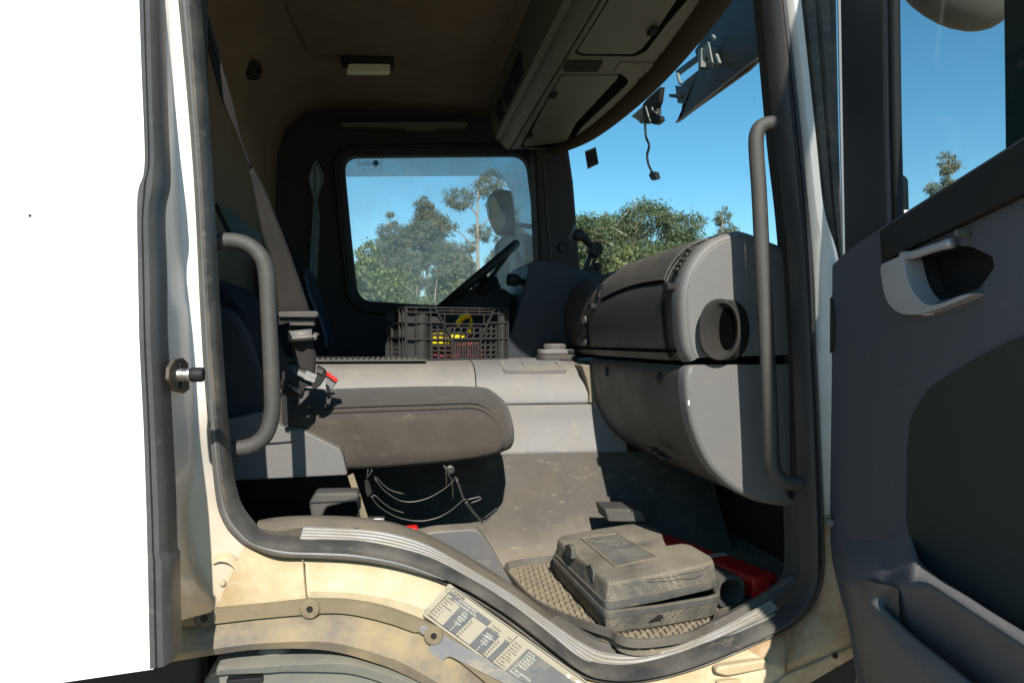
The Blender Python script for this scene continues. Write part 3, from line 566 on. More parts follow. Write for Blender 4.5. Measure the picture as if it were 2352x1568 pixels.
MB().tube(cat(PPX(q('M',(120,1070),(128,1180),(155,1255),(138,1340),(150,1420),(178,1480)), 1.01), 6), [.0055]*3+[.005]*28, 8).ob('loose_cable', m_black, mbk, smooth=True)
prism('cable_plug', PPX(q('M',(150,1515),(165,1478),(198,1485),(215,1540),(172,1556)), 1.0), (.02,0,0), m_black, mbk, bevel=.002)
# ---- overhead console
cp = [(.43,1.12),(.445,1.05),(.455,.985),(.468,.955),(.487,.945),(.492,.935),(.508,.920),(.525,.910),(.530,.906),(.534,.906),(.536,.914),(.541,.914),(.544,.906),(.552,.905)]
cons = strip_xz('overhead_console', cp, 1.42, 3.46, m_cons, TR, sharp=35)
MB().add([Vector((x,3.46,EYE+z)) for x, z in cp]+[Vector((.552,3.46,EYE+1.12))], [tuple(range(len(cp)+1))]).ob('console_end', m_cons, cons)
# bottom plate with the two locker openings
zb = .905
lid1 = q('D',(385,300),(395,270),(525,-20),(1050,-20),(905,150),(800,290),(735,322),(430,318)); lid2 = q('D',(82,838),(120,770),(270,450),(310,418),(660,418),(700,455),(690,480),(430,725),(355,838))
hdr = [Vector((x-.045, y, 0)) for y, x in ytop][:-1]
outer = [Vector((.551,1.42,EYE+zb))]+[Vector((p.x, p.y if i else 1.42, EYE+zb)) for i, p in enumerate(hdr)]+[Vector((.551,3.44,EYE+zb))]
l1 = PPZ(rnd(lid1, 8), zb); l2 = PPZ(rnd(lid2, 8), zb)
l1 = [Vector((max(p.x,.557), max(p.y,1.47+.0001*i), p.z)) for i, p in enumerate(l1)]; l2 = [Vector((max(p.x,.557+.0001*i), min(p.y,3.41), p.z)) for i, p in enumerate(l2)]
holed('console_bottom', outer, [l1, l2], (0,0,-1), .004, m_cons, cons)
MB().loft([l1, [p+Vector((0,0,.035)) for p in l1]], True, False, True).ob('locker_recess', m_headdk, cons); MB().loft([l2, [p+Vector((0,0,.035)) for p in l2]], True, False, True).ob('locker_recess', m_headdk, cons)
la = q('D',(402,292),(415,262),(545,-20),(985,-20),(865,160),(775,278),(725,308),(440,306)); lb = q('D',(98,832),(140,765),(288,455),(322,432),(632,428),(640,445),(400,700),(335,832))
for pl in (la, lb):
    pp = [Vector((max(p.x,.563), min(3.40,max(p.y,1.49)), p.z)) for p in PPZ(rnd(pl, 7), zb+.002)]
    prism('locker_lid', pp, (0,0,.014), m_lid if False else m_cons, cons, bevel=.005)
for c_, a in (((835,178),.5),((275,540),0),((140,770),0)):
    MB().box(PZ(*q('D',c_)[0], zb-.004), (.022,.05,.012)).ob('lid_latch', m_headdk, cons, bevel=.004)
prism('console_grille', PPZ(rnd(q('D',(325,395),(350,348),(555,350),(525,410),(330,408)), 4), zb-.004), (0,0,.006), m_headdk, cons, bevel=.001)
bl = prism('blank_switch_plate', PPZ(rnd(q('D',(612,410),(650,355),(842,360),(815,412)), 4), zb-.003), (0,0,.006), m_cons, cons, bevel=.0015)
MB().lathe(PZ(*q('D',(781,388))[0], zb-.0032), (0,0,-1), [(.006,0),(.006,.0004)], 14).ob('switch_hole', m_black, cons)
for c_ in ((1115,28),(890,315),(770,450),(600,630)):
    MB().lathe(PZ(*q('D',c_)[0], zb-.0002), (0,0,-1), [(.013,0),(.013,.0006)], 14).ob('screw_hole', m_headdk, cons)
# vents in the console's rear face
for y0, y1 in ((2.62,2.84),(2.86,3.06),(3.1,3.28)):
    v = prism('console_vent', [Vector((.443,y0,EYE+1.045)),Vector((.443,y1,EYE+1.045)),Vector((.459,y1,EYE+.965)),Vector((.459,y0,EYE+.965))], (.01,0,.004), m_black, cons, bevel=.001)
# padded brown header roll above the windscreen
rows = []
for y, x in ytop: rows.append([Vector((x-.05+ .035*math.cos(a)*1.4, y, EYE+.915+.030*math.sin(a))) for a in np.linspace(math.pi, 2.4*math.pi, 10)])
MB().loft([cat([r[i] for r in rows],4) for i in range(10)]).ob('header_roll', mat('header_cloth', (.05,.04,.029), 1.0, spec=.1, grain=(900,.3), dust=(.5,(.05,.04,.028),6)), TR, smooth=True)
# ---- dashboard
DY0 = 1.49
def xz(pts, Y=DY0): return [((p.x), p.z-EYE) for p in PP(pts, Y)]
up_ = xz([(1588,832),(1577,812),(1570,780),(1566,740),(1564,700),(1566,665),(1572,638),(1582,612),(1598,586),(1620,562),(1650,542),(1682,533),(1715,530)])+[(.86,.198)]
lo_ = xz([(1690,838),(1602,838),(1584,843),(1575,864),(1576,900),(1580,935),(1589,978),(1603,1018),(1622,1058),(1648,1092),(1690,1128),(1740,1153),(1800,1164),(1850,1164)])
def off2(pr, d):
    out = []
    for i, p in enumerate(pr):
        a = Vector(pr[max(i-1,0)]); b = Vector(pr[min(i+1,len(pr)-1)]); t = (b-a).normalized(); n = Vector((-t.y, t.x)); out.append(tuple(Vector(p)+n*d))
    return out
def smooth2(pr, n=5): return [(p.x, p.y) for p in cat([Vector((*p,0)) for p in pr], n)]
up_s = smooth2(up_, 5); lo_s = smooth2(lo_, 5)
INW = -1 if off2(up_s, .01)[20][0] < up_s[20][0] else 1
INL = -1 if off2(lo_s, .01)[20][0] < lo_s[20][0] else 1
def dashrows(pr, sg, spec): return [[Vector((x, y, EYE+z)) for x, z in off2(pr, sg*o)] for y, o in spec]
dash = MB().loft(dashrows(up_s, INW, [(1.548,.012),(1.55,.004),(2.2,.004),(2.62,.002)])).ob('dashboard', m_greydk, TR, sharp=60)
# end cap, rounded, with its flat face
mb = MB(); sp_rows = dashrows(up_s, INW, [(1.548,.014),(1.546,.001),(1.535,0),(1.512,0),(1.502,.002),(1.496,.006),(1.4935,.011),(1.4925,.013),(1.494,.0145),(1.4915,.018)])
mb.loft(sp_rows); face = sp_rows[-1]; mb.add(face+[Vector((.86,1.4905,EYE-.028)), ], [tuple(range(len(face)+1))])
ec = mb.ob('dash_end_cap', m_grey, dash, sharp=50)
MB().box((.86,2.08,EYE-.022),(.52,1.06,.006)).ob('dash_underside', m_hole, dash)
lowd = MB().loft(dashrows(lo_s, INL, [(1.535,.010),(1.537,.002),(2.28,.002),(2.29,.02)])).ob('lower_dashboard', m_greydk, TR, sharp=60)
mb = MB(); sp_rows = dashrows(lo_s, INL, [(1.535,.010),(1.533,.0),(1.505,0),(1.498,.0015),(1.4935,.005),(1.4915,.011)])
mb.loft(sp_rows); face = sp_rows[-1]; fl_ = [Vector((p.x, 1.4915, p.z)) for p in face if p.z < EYE-.062]; top_ = [Vector((p.x, 1.4915, EYE-.0495)) for p in fl_]
for i in range(len(fl_)-1): mb.add([fl_[i], fl_[i+1], Vector((.90,1.4915,fl_[i+1].z)), Vector((.90,1.4915,fl_[i].z))], [(0,1,2,3)])
mb.add([fl_[0], Vector((.90,1.4915,fl_[0].z)), Vector((.90,1.4915,EYE-.0495)), Vector((fl_[0].x+.005,1.4915,EYE-.0495))], [(0,1,2,3)])
mb.ob('lower_end_cap', m_grey, lowd, sharp=50)
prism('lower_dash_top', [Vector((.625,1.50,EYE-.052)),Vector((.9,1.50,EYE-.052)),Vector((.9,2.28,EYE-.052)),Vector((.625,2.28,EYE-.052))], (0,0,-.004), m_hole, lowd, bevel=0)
# surface picker for the upper block
d_a = np.array(up_s); seg = np.r_[0, np.cumsum(np.hypot(*np.diff(d_a, axis=0).T))]
def dsurf(s, Y, o=0):
    pr = off2(up_s, -INW*o) if o else up_s; x = np.interp(s, seg, [p[0] for p in pr]); z = np.interp(s, seg, [p[1] for p in pr]); return Vector((x, Y, EYE+z))
def pick(px, py, pts=None):
    best = None
    for s in np.linspace(0, seg[-1]*.8, 160):
        x = np.interp(s, seg, d_a[:,0]); z = np.interp(s, seg, d_a[:,1])
        # Y from column, compare row
        d = ray(px, py); k = x/d.x; Y = d.y*k; e = abs(d.z*k - z)
        if 1.5 < Y < 2.7 and (best is None or e < best[0]): best = (e, s, Y)
    return best[1], best[2]
def onpatch(name, pxs, o, m, parent, thick=.004, **k):
    """little raised piece following the dash skin, corners given in the picture"""
    c = [pick(*p) for p in pxs]; v = [dsurf(s, Y, o) for s, Y in c]; b = [dsurf(s, Y, o-thick) for s, Y in c]; n = len(c)
    return MB().add(v+b, [tuple(range(n)), tuple(range(2*n-1,n-1,-1))]+[(i,(i+1)%n,n+(i+1)%n,n+i) for i in range(n)]).ob(name, m, parent, **k)
def patchgrid(s0, s1, y0, y1, o, ns=16, ny=10, bow=0):
    rows = []
    for j in range(ny+1):
        Y = y0+(y1-y0)*j/ny; bo = bow*math.sin(math.pi*j/ny); rows.append([dsurf(s0-bo+(s1-s0+bo)*i/ns, Y, o) for i in range(ns+1)])
    return rows
sB, yB = pick(*q('E',(605,608))[0]); sC, yC = pick(*q('E',(995,492))[0]); s1 = seg[-1]*.80
def sfront(Y): t = (Y-yC)/(yB-yC); return sC+(sB-sC)*t+.012*math.sin(math.pi*min(1,max(0,t)))
def frontgrid(d, y0, y1, o, ns=16, ny=14): return [[dsurf(sfront(Y)+d+(s1-sfront(Y)-d)*i/ns, Y, o) for i in range(ns+1)] for Y in np.linspace(y0, y1, ny)]
yN = min(yC, 1.70); rows = frontgrid(.002, yN, yB, .005); r2 = frontgrid(-.004, yN-.005, yB+.005, -.004)
MB().tube([dsurf(sfront(Y)-.003, Y, .0042) for Y in np.linspace(yN, yB, 24)], .0022, 6).ob('panel_groove', m_hole, dash)
MB().loft([r2[0]]+rows+[r2[-1]]).ob('dash_top_panel', m_lid, dash, sharp=60)
gl_bot = seg[2]; glv = [[dsurf(seg[1]+(sfront(Y)-.012-seg[1])*i/16, Y, .0035) for i in range(17)] for Y in np.linspace(1.60, 2.235, 14)]; MB().loft(glv).ob('glovebox_lid', m_greydk, dash, smooth=True)
for (y_a, y_b) in ((2.238,2.246),(1.590,1.597)):
    MB().loft(patchgrid(seg[1], s1, y_a, y_b, .0042, ny=1)).ob('lid_seam', m_black, dash)
# air vents either side, catches, switch row
for pts in (q('E',(1058,452),(1075,400),(1120,330),(1150,300),(1175,292),(1140,335),(1105,400),(1085,450)), q('E',(575,590),(582,535),(610,515),(618,520),(600,550),(588,592))):
    v = onpatch('air_vent', pts, .005, m_black, dash)
for k in range(5):
    t = k/5+.1; a = (1062+ (1160-1062)*t, 452-(452-300)*t); MB().bar(dsurf(*pick(*q('E',(a[0]-4,a[1]))[0]),.010), dsurf(*pick(*q('E',(a[0]+26,a[1]-8))[0]),.010), .004, .004, (-1,0,.5)).ob('vent_slat', m_rubdust, dash)
for c_ in ((1042,532),(562,650)):
    s_, y_ = pick(*q('E',c_)[0]); p_ = dsurf(s_, y_, .008); MB().box(p_, (.022,.035,.016)).ob('lid_catch', m_black, dash, bevel=.003)
sw = onpatch('switch_strip', q('E',(503,890),(498,800),(500,705),(510,700),(518,800),(520,890)), .0045, m_black, dash)
for c_ in ((507,730),(508,800),(510,865)):
    s_, y_ = pick(*q('E',c_)[0]); MB().lathe(dsurf(s_, y_, .006), (-1,-.3,0), [(.013,0),(.011,.005)], 14).ob('switch_button', m_greydk, dash, sharp=40)
# lower dash screws and slots
for c_ in ((625,1052),(950,1092)):
    d = ray(*q('E',c_)[0]); k = (lo_[3][0]-.002)/d.x; MB().lathe(ORG+d*k, (-1,0,0), [(.013,-.004),(.013,.0015)], 16).ob('screw_hole', m_black, lowd)
p0 = PX(*q('E',(1140,1245))[0], lo_[5][0]-.003); MB().box(p0, (.004,.004,.010)).ob('white_clip', m_ltape, lowd)
v = MB()
for k in range(3):
    p_ = PX(1500+k*14, 1030+k*10, lo_[8][0]-.012); v.box(p_, (.02,.03,.006))
v.ob('floor_vent_slots', m_black, lowd)
# oval duct boot on the end cap
def stad(cx, cy, a, b, Y, n=36):
    out = []
    for k in range(n):
        t = 2*math.pi*k/n; r = 1/((abs(math.cos(t))**2.25+abs(math.sin(t))**2.25)**(1/2.25)); out.append(P(cx+a*r*math.cos(t), cy+b*r*math.sin(t), Y))
    return out
rows = [stad(1672,758,50,70,1.492), stad(1671,758,48,69,1.486), stad(1665,757,44,66,1.480), stad(1657,757,47,69,1.473), stad(1654,757,49,71,1.469), stad(1654,757,47,69,1.466), stad(1656,757,39,62,1.466), stad(1664,756,26,55,1.476), stad(1670,756,19,49,1.4835), stad(1671,756,17,46,1.49), stad(1671,756,17,46,1.51)]
boot = MB().loft(rows, True).ob('air_duct_boot', mat('boot_rubber', (.022,.021,.02), .7, spec=.25, dust=(.5,(.055,.05,.042),12)), dash, sharp=50)
MB().add(stad(1671,756,20,50,1.4845), [tuple(range(36))]).ob('duct_throat', m_hole, dash)
# grab handle on the front pillar
MB().tube(cat(PP([(1800,286),(1768,284),(1745,294),(1737,318),(1738,360),(1744,450),(1751,600),(1759,750),(1766,880),(1771,990),(1774,1062),(1788,1095),(1812,1108),(1850,1110)], 1.385), 6), .0150, 16).ob('grab_handle', m_hand, TR, smooth=True, label='grab handle on the front pillar beside the dashboard')
MB().tube(cat(PP([(498,556),(530,553),(568,562),(598,588),(611,625),(616,700),(621,800),(625,900),(624,950),(612,993),(585,1020),(545,1030),(505,1028)], 1.45), 6), .0152, 16).ob('grab_handle', m_hand, TR, smooth=True, label='grab handle on the rear pillar beside the seat')
prism('kick_trim', PP(q('X',(490,305),(565,310),(560,400),(552,690),(512,690),(505,400)), 1.50), (0,.02,0), m_greydk, TR, bevel=.003)
for k in range(2): MB().lathe(P(*q('X',(500,215+k*30))[0],1.5-.004*k), nY, [(.022,-.01),(.02,.004),(.01,.008)], 16).ob('handle_foot', m_black, TR, smooth=True)
# near front pillar inner trim (dark band beside the windscreen)
band('front_pillar_trim', PP([(1740,-120),(1758,0),(1788,312),(1808,530),(1835,834),(1846,1100)],1.40), PP([(1741,-120),(1758,0),(1787,312),(1811,530),(1829,834),(1832,1100)],1.46), [(0,0),(.5,.01),(1,0),(1,-.05)], m_blackm, TR, n=40)
# ---- instrument binnacle, steering column and wheel
bn = rnd(q('E',(-30,990),(75,700),(130,500),(150,385),(185,362),(280,366),(420,402),(620,462),(575,520),(490,660),(440,830),(410,990)), 8)
bin_ = MB().prism(PP(bn, 2.60), (.03,.62,.03)).ob('instrument_binnacle', mat('binnacle_plastic', (.024,.026,.034), .5, spec=.3, grain=(640,.22)), TR, bevel=.03, bseg=4)
MB().tube(PP(q('SS',(520,1165),(580,1180),(700,1195)), 2.68), [.020,.013,.011], 12).ob('column_stalk', m_black, bin_, smooth=True)
MB().lathe(P(*q('SS',(525,1165))[0],2.68), (1,0,-.1), [(.012,-.026),(.022,-.022),(.024,.01),(.014,.022)], 14).ob('stalk_knob', m_black, bin_, smooth=True)
prism('column_shroud', PP(rnd(q('SS',(-250,1400),(100,1240),(230,1118),(300,1150),(388,1232),(372,1268),(410,1258),(540,1350),(640,1460),(640,1800),(-250,1800)), 5), 2.95), (0,.2,0), m_black, TR, bevel=.02)
wc = P(1098,632,3.0); ax1 = Vector((0,1,0)); ax2 = (P(1183,562,3.0)-P(1020,700,3.0)).normalized(); rw = .5*(P(1183,562,3.0)-P(1000,716,3.0)).length; wc = (P(1183,562,3.0)+P(1000,716,3.0))/2
wheel = MB().tube([wc+ax1*rw*math.cos(a)+ax2*rw*math.sin(a) for a in np.linspace(0,2*math.pi,49)[:-1]], .017, 12, True).ob('steering_wheel', m_black, TR, smooth=True)
mb = MB(); nrm = ax1.cross(ax2); hubc = wc-nrm*(.05 if nrm.z > 0 else -.05)
mb.lathe(hubc, nrm, [(.06,-.02),(.07,.0),(.06,.03)], 18)
for a in (0, math.pi*.5, math.pi, math.pi*1.5): mb.bar(hubc, wc+ax1*rw*math.cos(a)+ax2*rw*math.sin(a), .035, .016, nrm)
mb.ob('wheel_spokes', m_black, wheel)
# ---- engine tunnel
def tun(name, prof, x0, x1, m, parent=TR, lip=.006, **k):
    pr = smooth2(prof, 5); mb = MB(); a = [Vector((x0, y, EYE+z)) for y, z in pr]; b = [Vector((x1, y, EYE+z)) for y, z in pr]
    inn = lambda r: [p+Vector((0,lip*1.5,-lip)) for p in r]
    mb.loft([inn(a), a, b, inn(b)]); nn = len(pr)
    return mb.ob(name, m, parent, sharp=60, **k)
tl = tun('engine_tunnel', [(2.02,-.64),(2.06,-.60),(2.16,-.46),(2.235,-.345)], -.55, .98, m_humplow)
tm = tun('tunnel_middle_cover', [(2.245,-.349),(2.238,-.341),(2.25,-.30),(2.262,-.25),(2.268,-.197)], -.55, .72, m_hump, tl)
tu = tun('tunnel_upper_cover', [(2.276,-.197),(2.270,-.190),(2.28,-.158),(2.303,-.118),(2.335,-.090),(2.38,-.0735),(2.44,-.066),(2.58,-.058)], .2515, .72, m_hump, tl)
tu2 = tun('tunnel_upper_cover', [(2.276,-.197),(2.270,-.190),(2.28,-.158),(2.303,-.118),(2.335,-.090),(2.38,-.0735),(2.44,-.066),(2.58,-.058)], -.55, .248, m_hump, tl)
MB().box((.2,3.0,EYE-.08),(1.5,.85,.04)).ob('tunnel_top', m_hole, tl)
# cream dusty wedge between tunnel and dash
prism('tunnel_dash_fillet', PP([(1336,838),(1360,838),(1374,872),(1396,921),(1352,926),(1354,900),(1347,870)], 2.258), (0,.1,0), m_mat, tl, bevel=.004)
# ribbed mat on the tunnel left of the crate
mb = MB(); 
for k in range(26): mb.box((-.36+k*.017, 2.50, EYE-.056), (.010,.22,.008))
mb.box((-.14,2.50,EYE-.060),(.48,.24,.006)); mb.ob('ribbed_tunnel_mat', m_rubdust, tl)
# oddments tray
zt = -.0885
to = PPZ(rnd(q('RR',(1385,735),(1440,828),(1990,802),(2055,782),(2010,700),(1410,712)), 4), zt); to = [p+Vector((0,0,0)) for p in to]
TZ = lambda y: EYE-.092+(y-2.315)*.36
tx0, tx1 = P(1150,840,2.38).x, P(1292,840,2.38).x
tray = holed('oddments_tray', [Vector((x, y, TZ(y))) for x, y in rrect(tx0, 2.312, tx1, 2.398, .014)],
   [[Vector((x, y, TZ(y))) for x, y in rrect(tx0+.012, 2.330, tx0+.072, 2.392, .012)], [Vector((x, y, TZ(y))) for x, y in rrect(tx0+.085, 2.330, tx1-.02, 2.392, .012)]], (0,-.36,1), .016, m_hump, tl)
MB().add([Vector((tx0+.004,2.325,TZ(2.325)-.014)),Vector((tx1-.01,2.325,TZ(2.325)-.014)),Vector((tx1-.01,2.396,TZ(2.396)-.014)),Vector((tx0+.004,2.396,TZ(2.396)-.014))],[(0,1,2,3)]).ob('tray_bottom', m_hump, tray)
# wedge foot rest at the foot of the tunnel
mb = MB(); mb.prism(PP(q('G',(665,192),(912,200),(950,282),(690,278)), 1.93), (.0,.10,.0)); mb.ob('foot_rest', m_rubdust, tl, bevel=.004)
# ---- passenger seat
def XZ(pts, Y): return [(p.x, p.z) for p in PP(pts, Y)]
near = [(560,955),(715,951),(850,946),(1000,941),(1078,938),(1112,946),(1138,968),(1155,1000),(1152,1030),(1130,1044),(1050,1058),(900,1072),(790,1078),(560,1078)]
nc = [Vector((x, 0, z)) for x, z in XZ(near, 1.80)]
cm = Vector((sum(p.x for p in nc)/len(nc), 0, sum(p.z for p in nc)/len(nc)))
def crow(Y, shr, crown, fx):
    out = []
    for i, p in enumerate(nc):
        v = p-cm; f = 1-shr; r = cm+Vector((v.x*(1-shr*.35), 0, v.z*f)); 
        if v.z > 0: r.z += crown*(1-.35*max(0,(v.x/.22))**2 if v.x > 0 else 1)
        if v.x > .08: r.x += fx
        out.append(Vector((r.x, Y, r.z)))
    return out
spec = [(1.775,.5,0,-.02),(1.778,.16,0,-.004),(1.79,.03,0,0),(1.80,0,0,0),(1.815,-.01,.012,.012),(1.86,-.02,.028,.035),(1.95,-.02,.038,.05),(2.05,-.02,.042,.052),(2.15,-.02,.036,.04),(2.21,.0,.02,.01),(2.235,.2,0,-.03),(2.24,.6,0,-.05)]
rows = [cat(crow(*s_), 3, True) for s_ in spec]
seat = MB().loft(rows, True, True, True).ob('passenger_seat', m_seat, TR, smooth=True)
seat.data.materials.append(m_seattop)
for p in seat.data.polygons:
    if p.normal.z > .6: p.material_index = 1
tp_ = [Vector((p.x, 1.797, p.z))+Vector((0,0,.0035)) for p in cat(crow(1.8,0,0,0)[1:9], 4)]
MB().tube(tp_, .0035, 6).ob('seat_piping', m_seat, seat, smooth=True)
MB().tube([p+Vector((0,.012,.010)) for p in tp_], .0015, 5).ob('seat_stitching', m_seattop, seat, smooth=True)
trim = rnd(q('B',(560,735),(830,678),(905,727),(985,775),(1090,785),(1330,908),(1348,950),(1374,1068),(560,1108)), 5)
tr_ = prism('seat_side_trim', PP(trim, 1.735), (0,.04,0), m_grey, seat, bevel=.010, bseg=3)
prism('trim_upper_step', PP(rnd(q('B',(560,735),(830,678),(895,720),(975,770),(1000,782),(1085,800),(1060,860),(560,900)),5), 1.728), (0,.02,0), m_grey, tr_, bevel=.006)
back = MB(); 
bo_ = [(500,640),(548,700),(590,800),(622,890),(655,985),(560,1040),(380,1060),(380,600)]
prism('seat_backrest', PP(rnd(bo_, 20), 1.84), (0,.42,.0), m_navy, seat, bevel=.04, bseg=3)
prism('backrest_bolster', PP(rnd([(470,690),(530,715),(560,760),(590,850),(612,960),(480,985),(430,980)], 20), 1.77), (0,.12,0), mat('bolster_cloth',(.034,.036,.043),.9,grain=(500,.4)), seat, bevel=.03, bseg=3)
prism('seat_base', PP([(480,1098),(838,1085),(842,1110),(842,1330),(480,1330)], 2.0), (0,.2,0), m_black, seat, bevel=.006)
prism('dark_seat_skirt', PP([(480,1100),(815,1084),(815,1150),(480,1150)], 1.95), (0,.04,0), m_black, seat, bevel=.004)
MB().bar(P(*q('W',(625,262))[0],1.74), P(*q('W',(785,750))[0],1.62), .014, .004).ob('slanted_bracket', m_ftrim, seat)
lev = rnd(q('J',(1408,180),(1458,100),(1790,93),(1800,150),(1640,192),(1545,215),(1512,292),(1430,292)), 8)
lv = prism('seat_lever', PP(lev, 1.60), (0,.055,0), m_rubdust, seat, bevel=.008, bseg=3)
MB().bar(P(*q('J',(1410,177))[0],1.5985), P(*q('J',(1795,157))[0],1.5985), .0018, .002).ob('lever_seam', m_black, lv)
MB().lathe(P(*q('J',(1465,303))[0],1.615), (.3,-.5,1), [(.008,-.02),(.008,.006),(.005,.01)], 10).ob('lever_bolt', m_steel, lv, sharp=40)
# wire holder hanging under the cushion
wires = [[(805,205),(790,300)],[(850,205),(800,290)],[(870,280),(905,300),(950,350),(1040,420),(1180,460)],[(875,300),(960,410),(1080,500),(1180,537),(1300,535),(1450,490),(1600,400),(1680,330),(1705,290),(1725,295)],
 [(850,475),(885,480),(960,550),(1060,615),(1185,658)],[(835,480),(900,570),(1010,650),(1150,712),(1340,738),(1520,705),(1660,630),(1760,545),(1800,515),(1820,520)],
 [(1585,160),(1640,260),(1672,330),(1685,505)],[(1605,170),(1615,300),(1615,370)],[(1725,295),(1770,430),(1800,515)],[(1715,310),(1760,430),(1790,520)],
 [(1820,520),(1950,490),(1970,500),(1965,515),(1860,555)],[(1820,530),(1900,640),(1985,735),(2010,745),(2050,710),(2140,630),(2138,612),(2120,620),(1990,722)],[(1805,540),(1880,640),(1975,745),(2000,758),(2025,750)]]
mb = MB()
for wv in wires: mb.tube(cat(PP(q('W',*wv), 1.70), 5), .0016, 6)
mb.ob('wire_holder', m_wire, seat, smooth=True)
prism('wire_clamp', PP(rnd(q('W',(765,320),(800,300),(850,440),(835,470),(800,500),(775,440)), 4), 1.705), (0,.015,0), m_black, seat, bevel=.002)
MB().lathe(P(*q('W',(1655,208))[0],1.715), nY, [(.010,-.01),(.010,.003),(.006,.004),(.005,.002)], 14).ob('holder_bolt', m_wire, seat, sharp=40)
# storage box below the seat
sbx = rnd(q('F',(640,690),(730,650),(820,632),(1040,616),(1075,622),(1110,650),(1190,770),(1325,1010),(1330,1200),(640,1200)), 5)
sb = prism('storage_box', PP(sbx, 1.66), (0,.06,.0), mat('box_grey', (.105,.105,.112), .55, grain=(400,.3), dust=(.4,(.17,.15,.12),8), updust=(.6,(.40,.33,.22)), streak=((.3,.26,.2),.3)), seat, bevel=.014, bseg=3)
prism('metal_tab', PP(q('W',(790,712),(975,708),(975,768),(800,762)), 1.60), (0,.02,0), m_steel, seat, bevel=.002)
prism('red_buckle_tab', PP(q('W',(1170,822),(1300,808),(1328,825),(1280,838)), 1.62), (0,.03,0), m_red, seat, bevel=.002)
# ---- seat belt
def ribbon(name, lft, rgt, m, parent, n=24, thick=.0016):
    A = rs(cat(lft,5), n); B = rs(cat(rgt,5), n); mb = MB().loft([[a, a.lerp(b,.22)+Vector((0,-.005,0)), a.lerp(b,.42)+Vector((0,.004,0)), a.lerp(b,.7)+Vector((0,-.005,0)), b] for a, b in zip(A, B)]); return mb.ob(name, m, parent, smooth=True, solid=thick)
Yb = [1.50,1.51,1.53,1.55,1.58]
lf_ = [P(*p, y) for p, y in zip(q('A',(350,80),(420,350),(465,500),(530,640),(590,805)), Yb)]; rt_ = [P(*p, y) for p, y in zip(q('A',(395,80),(470,350),(522,540),(552,665),(606,808)), Yb)]
belt = ribbon('seat_belt', lf_, rt_, m_web, TR)
Yc = [1.58,1.60,1.62,1.64,1.66,1.67,1.68]
ribbon('belt_lower_run', [P(*p, y) for p, y in zip(q('A',(590,822),(615,950),(650,1120),(690,1250),(712,1400),(722,1490),(724,1510)), Yc)], [P(*p, y) for p, y in zip(q('A',(604,800),(655,890),(705,1010),(765,1160),(822,1320),(868,1460),(882,1505)), Yc)], m_web, belt, 40)
pr_ = lambda n_, pts, Y, m, th=.02, bv=.003, par=belt: prism(n_, PP(rnd(q('L',*pts), 3), Y), (0,th,0), m, par, bevel=bv)
pr_('belt_guide_bar', ((70,105),(540,98),(566,120),(560,165),(520,180),(70,178)), 1.66, m_rubdust, .03, .006)
pr_('belt_guide_frame', ((70,180),(520,180),(522,285),(490,285),(205,285),(205,240),(70,280)), 1.672, m_black, .02)
pr_('belt_guide_bar', ((205,245),(490,243),(520,255),(518,283),(210,280)), 1.662, m_rubdust, .02)
pl_ = lambda pts, Y: PP(q('L', *pts), Y)
ribbon('belt_webbing', pl_(((212,285),(215,380),(225,560),(285,690),(330,812)),1.685), pl_(((495,285),(505,380),(520,560),(540,650),(532,885)),1.685), m_web, belt)
lb_ = MB().tube(pl_(((200,418),(350,405),(490,392)),1.66), .0125, 14).ob('belt_label_roll', mat('label_grey', (.17,.16,.155), .45, dust=(.4,(.1,.09,.08),30)), belt, smooth=True)
tx = MB(); e1 = (P(*q('L',(490,392))[0],1.646)-P(*q('L',(200,418))[0],1.646)).normalized(); text(tx, 'DATE OF MANUFACTURE', P(*q('L',(215,445))[0],1.6468), e1, (0,0,1), .0046, (0,0,0)); text(tx, 'YEAR WEEK', P(*q('L',(250,400))[0],1.649), e1, (0,0,1), .0046, (0,0,0)); tx.ob('belt_label_print', m_inklt, belt)
pr_('belt_stop_button', ((505,365),(560,370),(575,392),(550,410),(545,455),(510,465)), 1.668, m_rubdust, .02, .004)
pr_('buckle_tongue', ((318,815),(552,905),(530,985),(305,880)), 1.68, m_hand, .012)
MB().bar(P(*q('L',(312,862))[0],1.674), P(*q('L',(525,965))[0],1.674), .009, .004).ob('tongue_edge', m_brack, belt)
MB().bar(P(*q('L',(415,858))[0],1.676), P(*q('L',(545,912))[0],1.676), .008, .004).ob('tongue_edge', m_brack, belt)
pr_('buckle_body', ((550,768),(640,825),(660,870),(650,920),(580,1030),(545,1062),(480,1050),(490,985),(540,930)), 1.675, m_black, .03, .008)
for k in range(4): MB().bar(P(*q('L',(548+k*24,800+k*10))[0],1.672), P(*q('L',(538+k*22,850+k*10))[0],1.672), .004, .006).ob('buckle_rib', m_rubdust, belt)
pr_('latch_plate', ((110,850),(240,845),(310,930),(480,985),(480,1040),(430,1035),(340,1060),(290,1060),(110,960)), 1.69, m_black, .02)
MB().tube(pl_(((105,985),(280,1075),(370,1120)),1.675), .008, 10).ob('latch_rod', m_wire, belt, smooth=True)
pr_('stalk_cover', ((370,1110),(440,1085),(455,1110),(440,1150),(310,1290),(300,1200),(335,1195)), 1.68, m_rubdust, .025, .006)
pr_('belt_stalk', ((105,985),(300,1085),(312,1290),(165,1530),(120,1500)), 1.70, m_black, .03, .006)
pr_('buckle_receiver', ((655,880),(672,862),(805,962),(690,1132),(660,1050)), 1.76, m_grey, .03, .004)
MB().bar(P(*q('L',(668,866))[0],1.757), P(*q('L',(800,962))[0],1.757), .007, .012).ob('red_release_edge', m_red, belt)
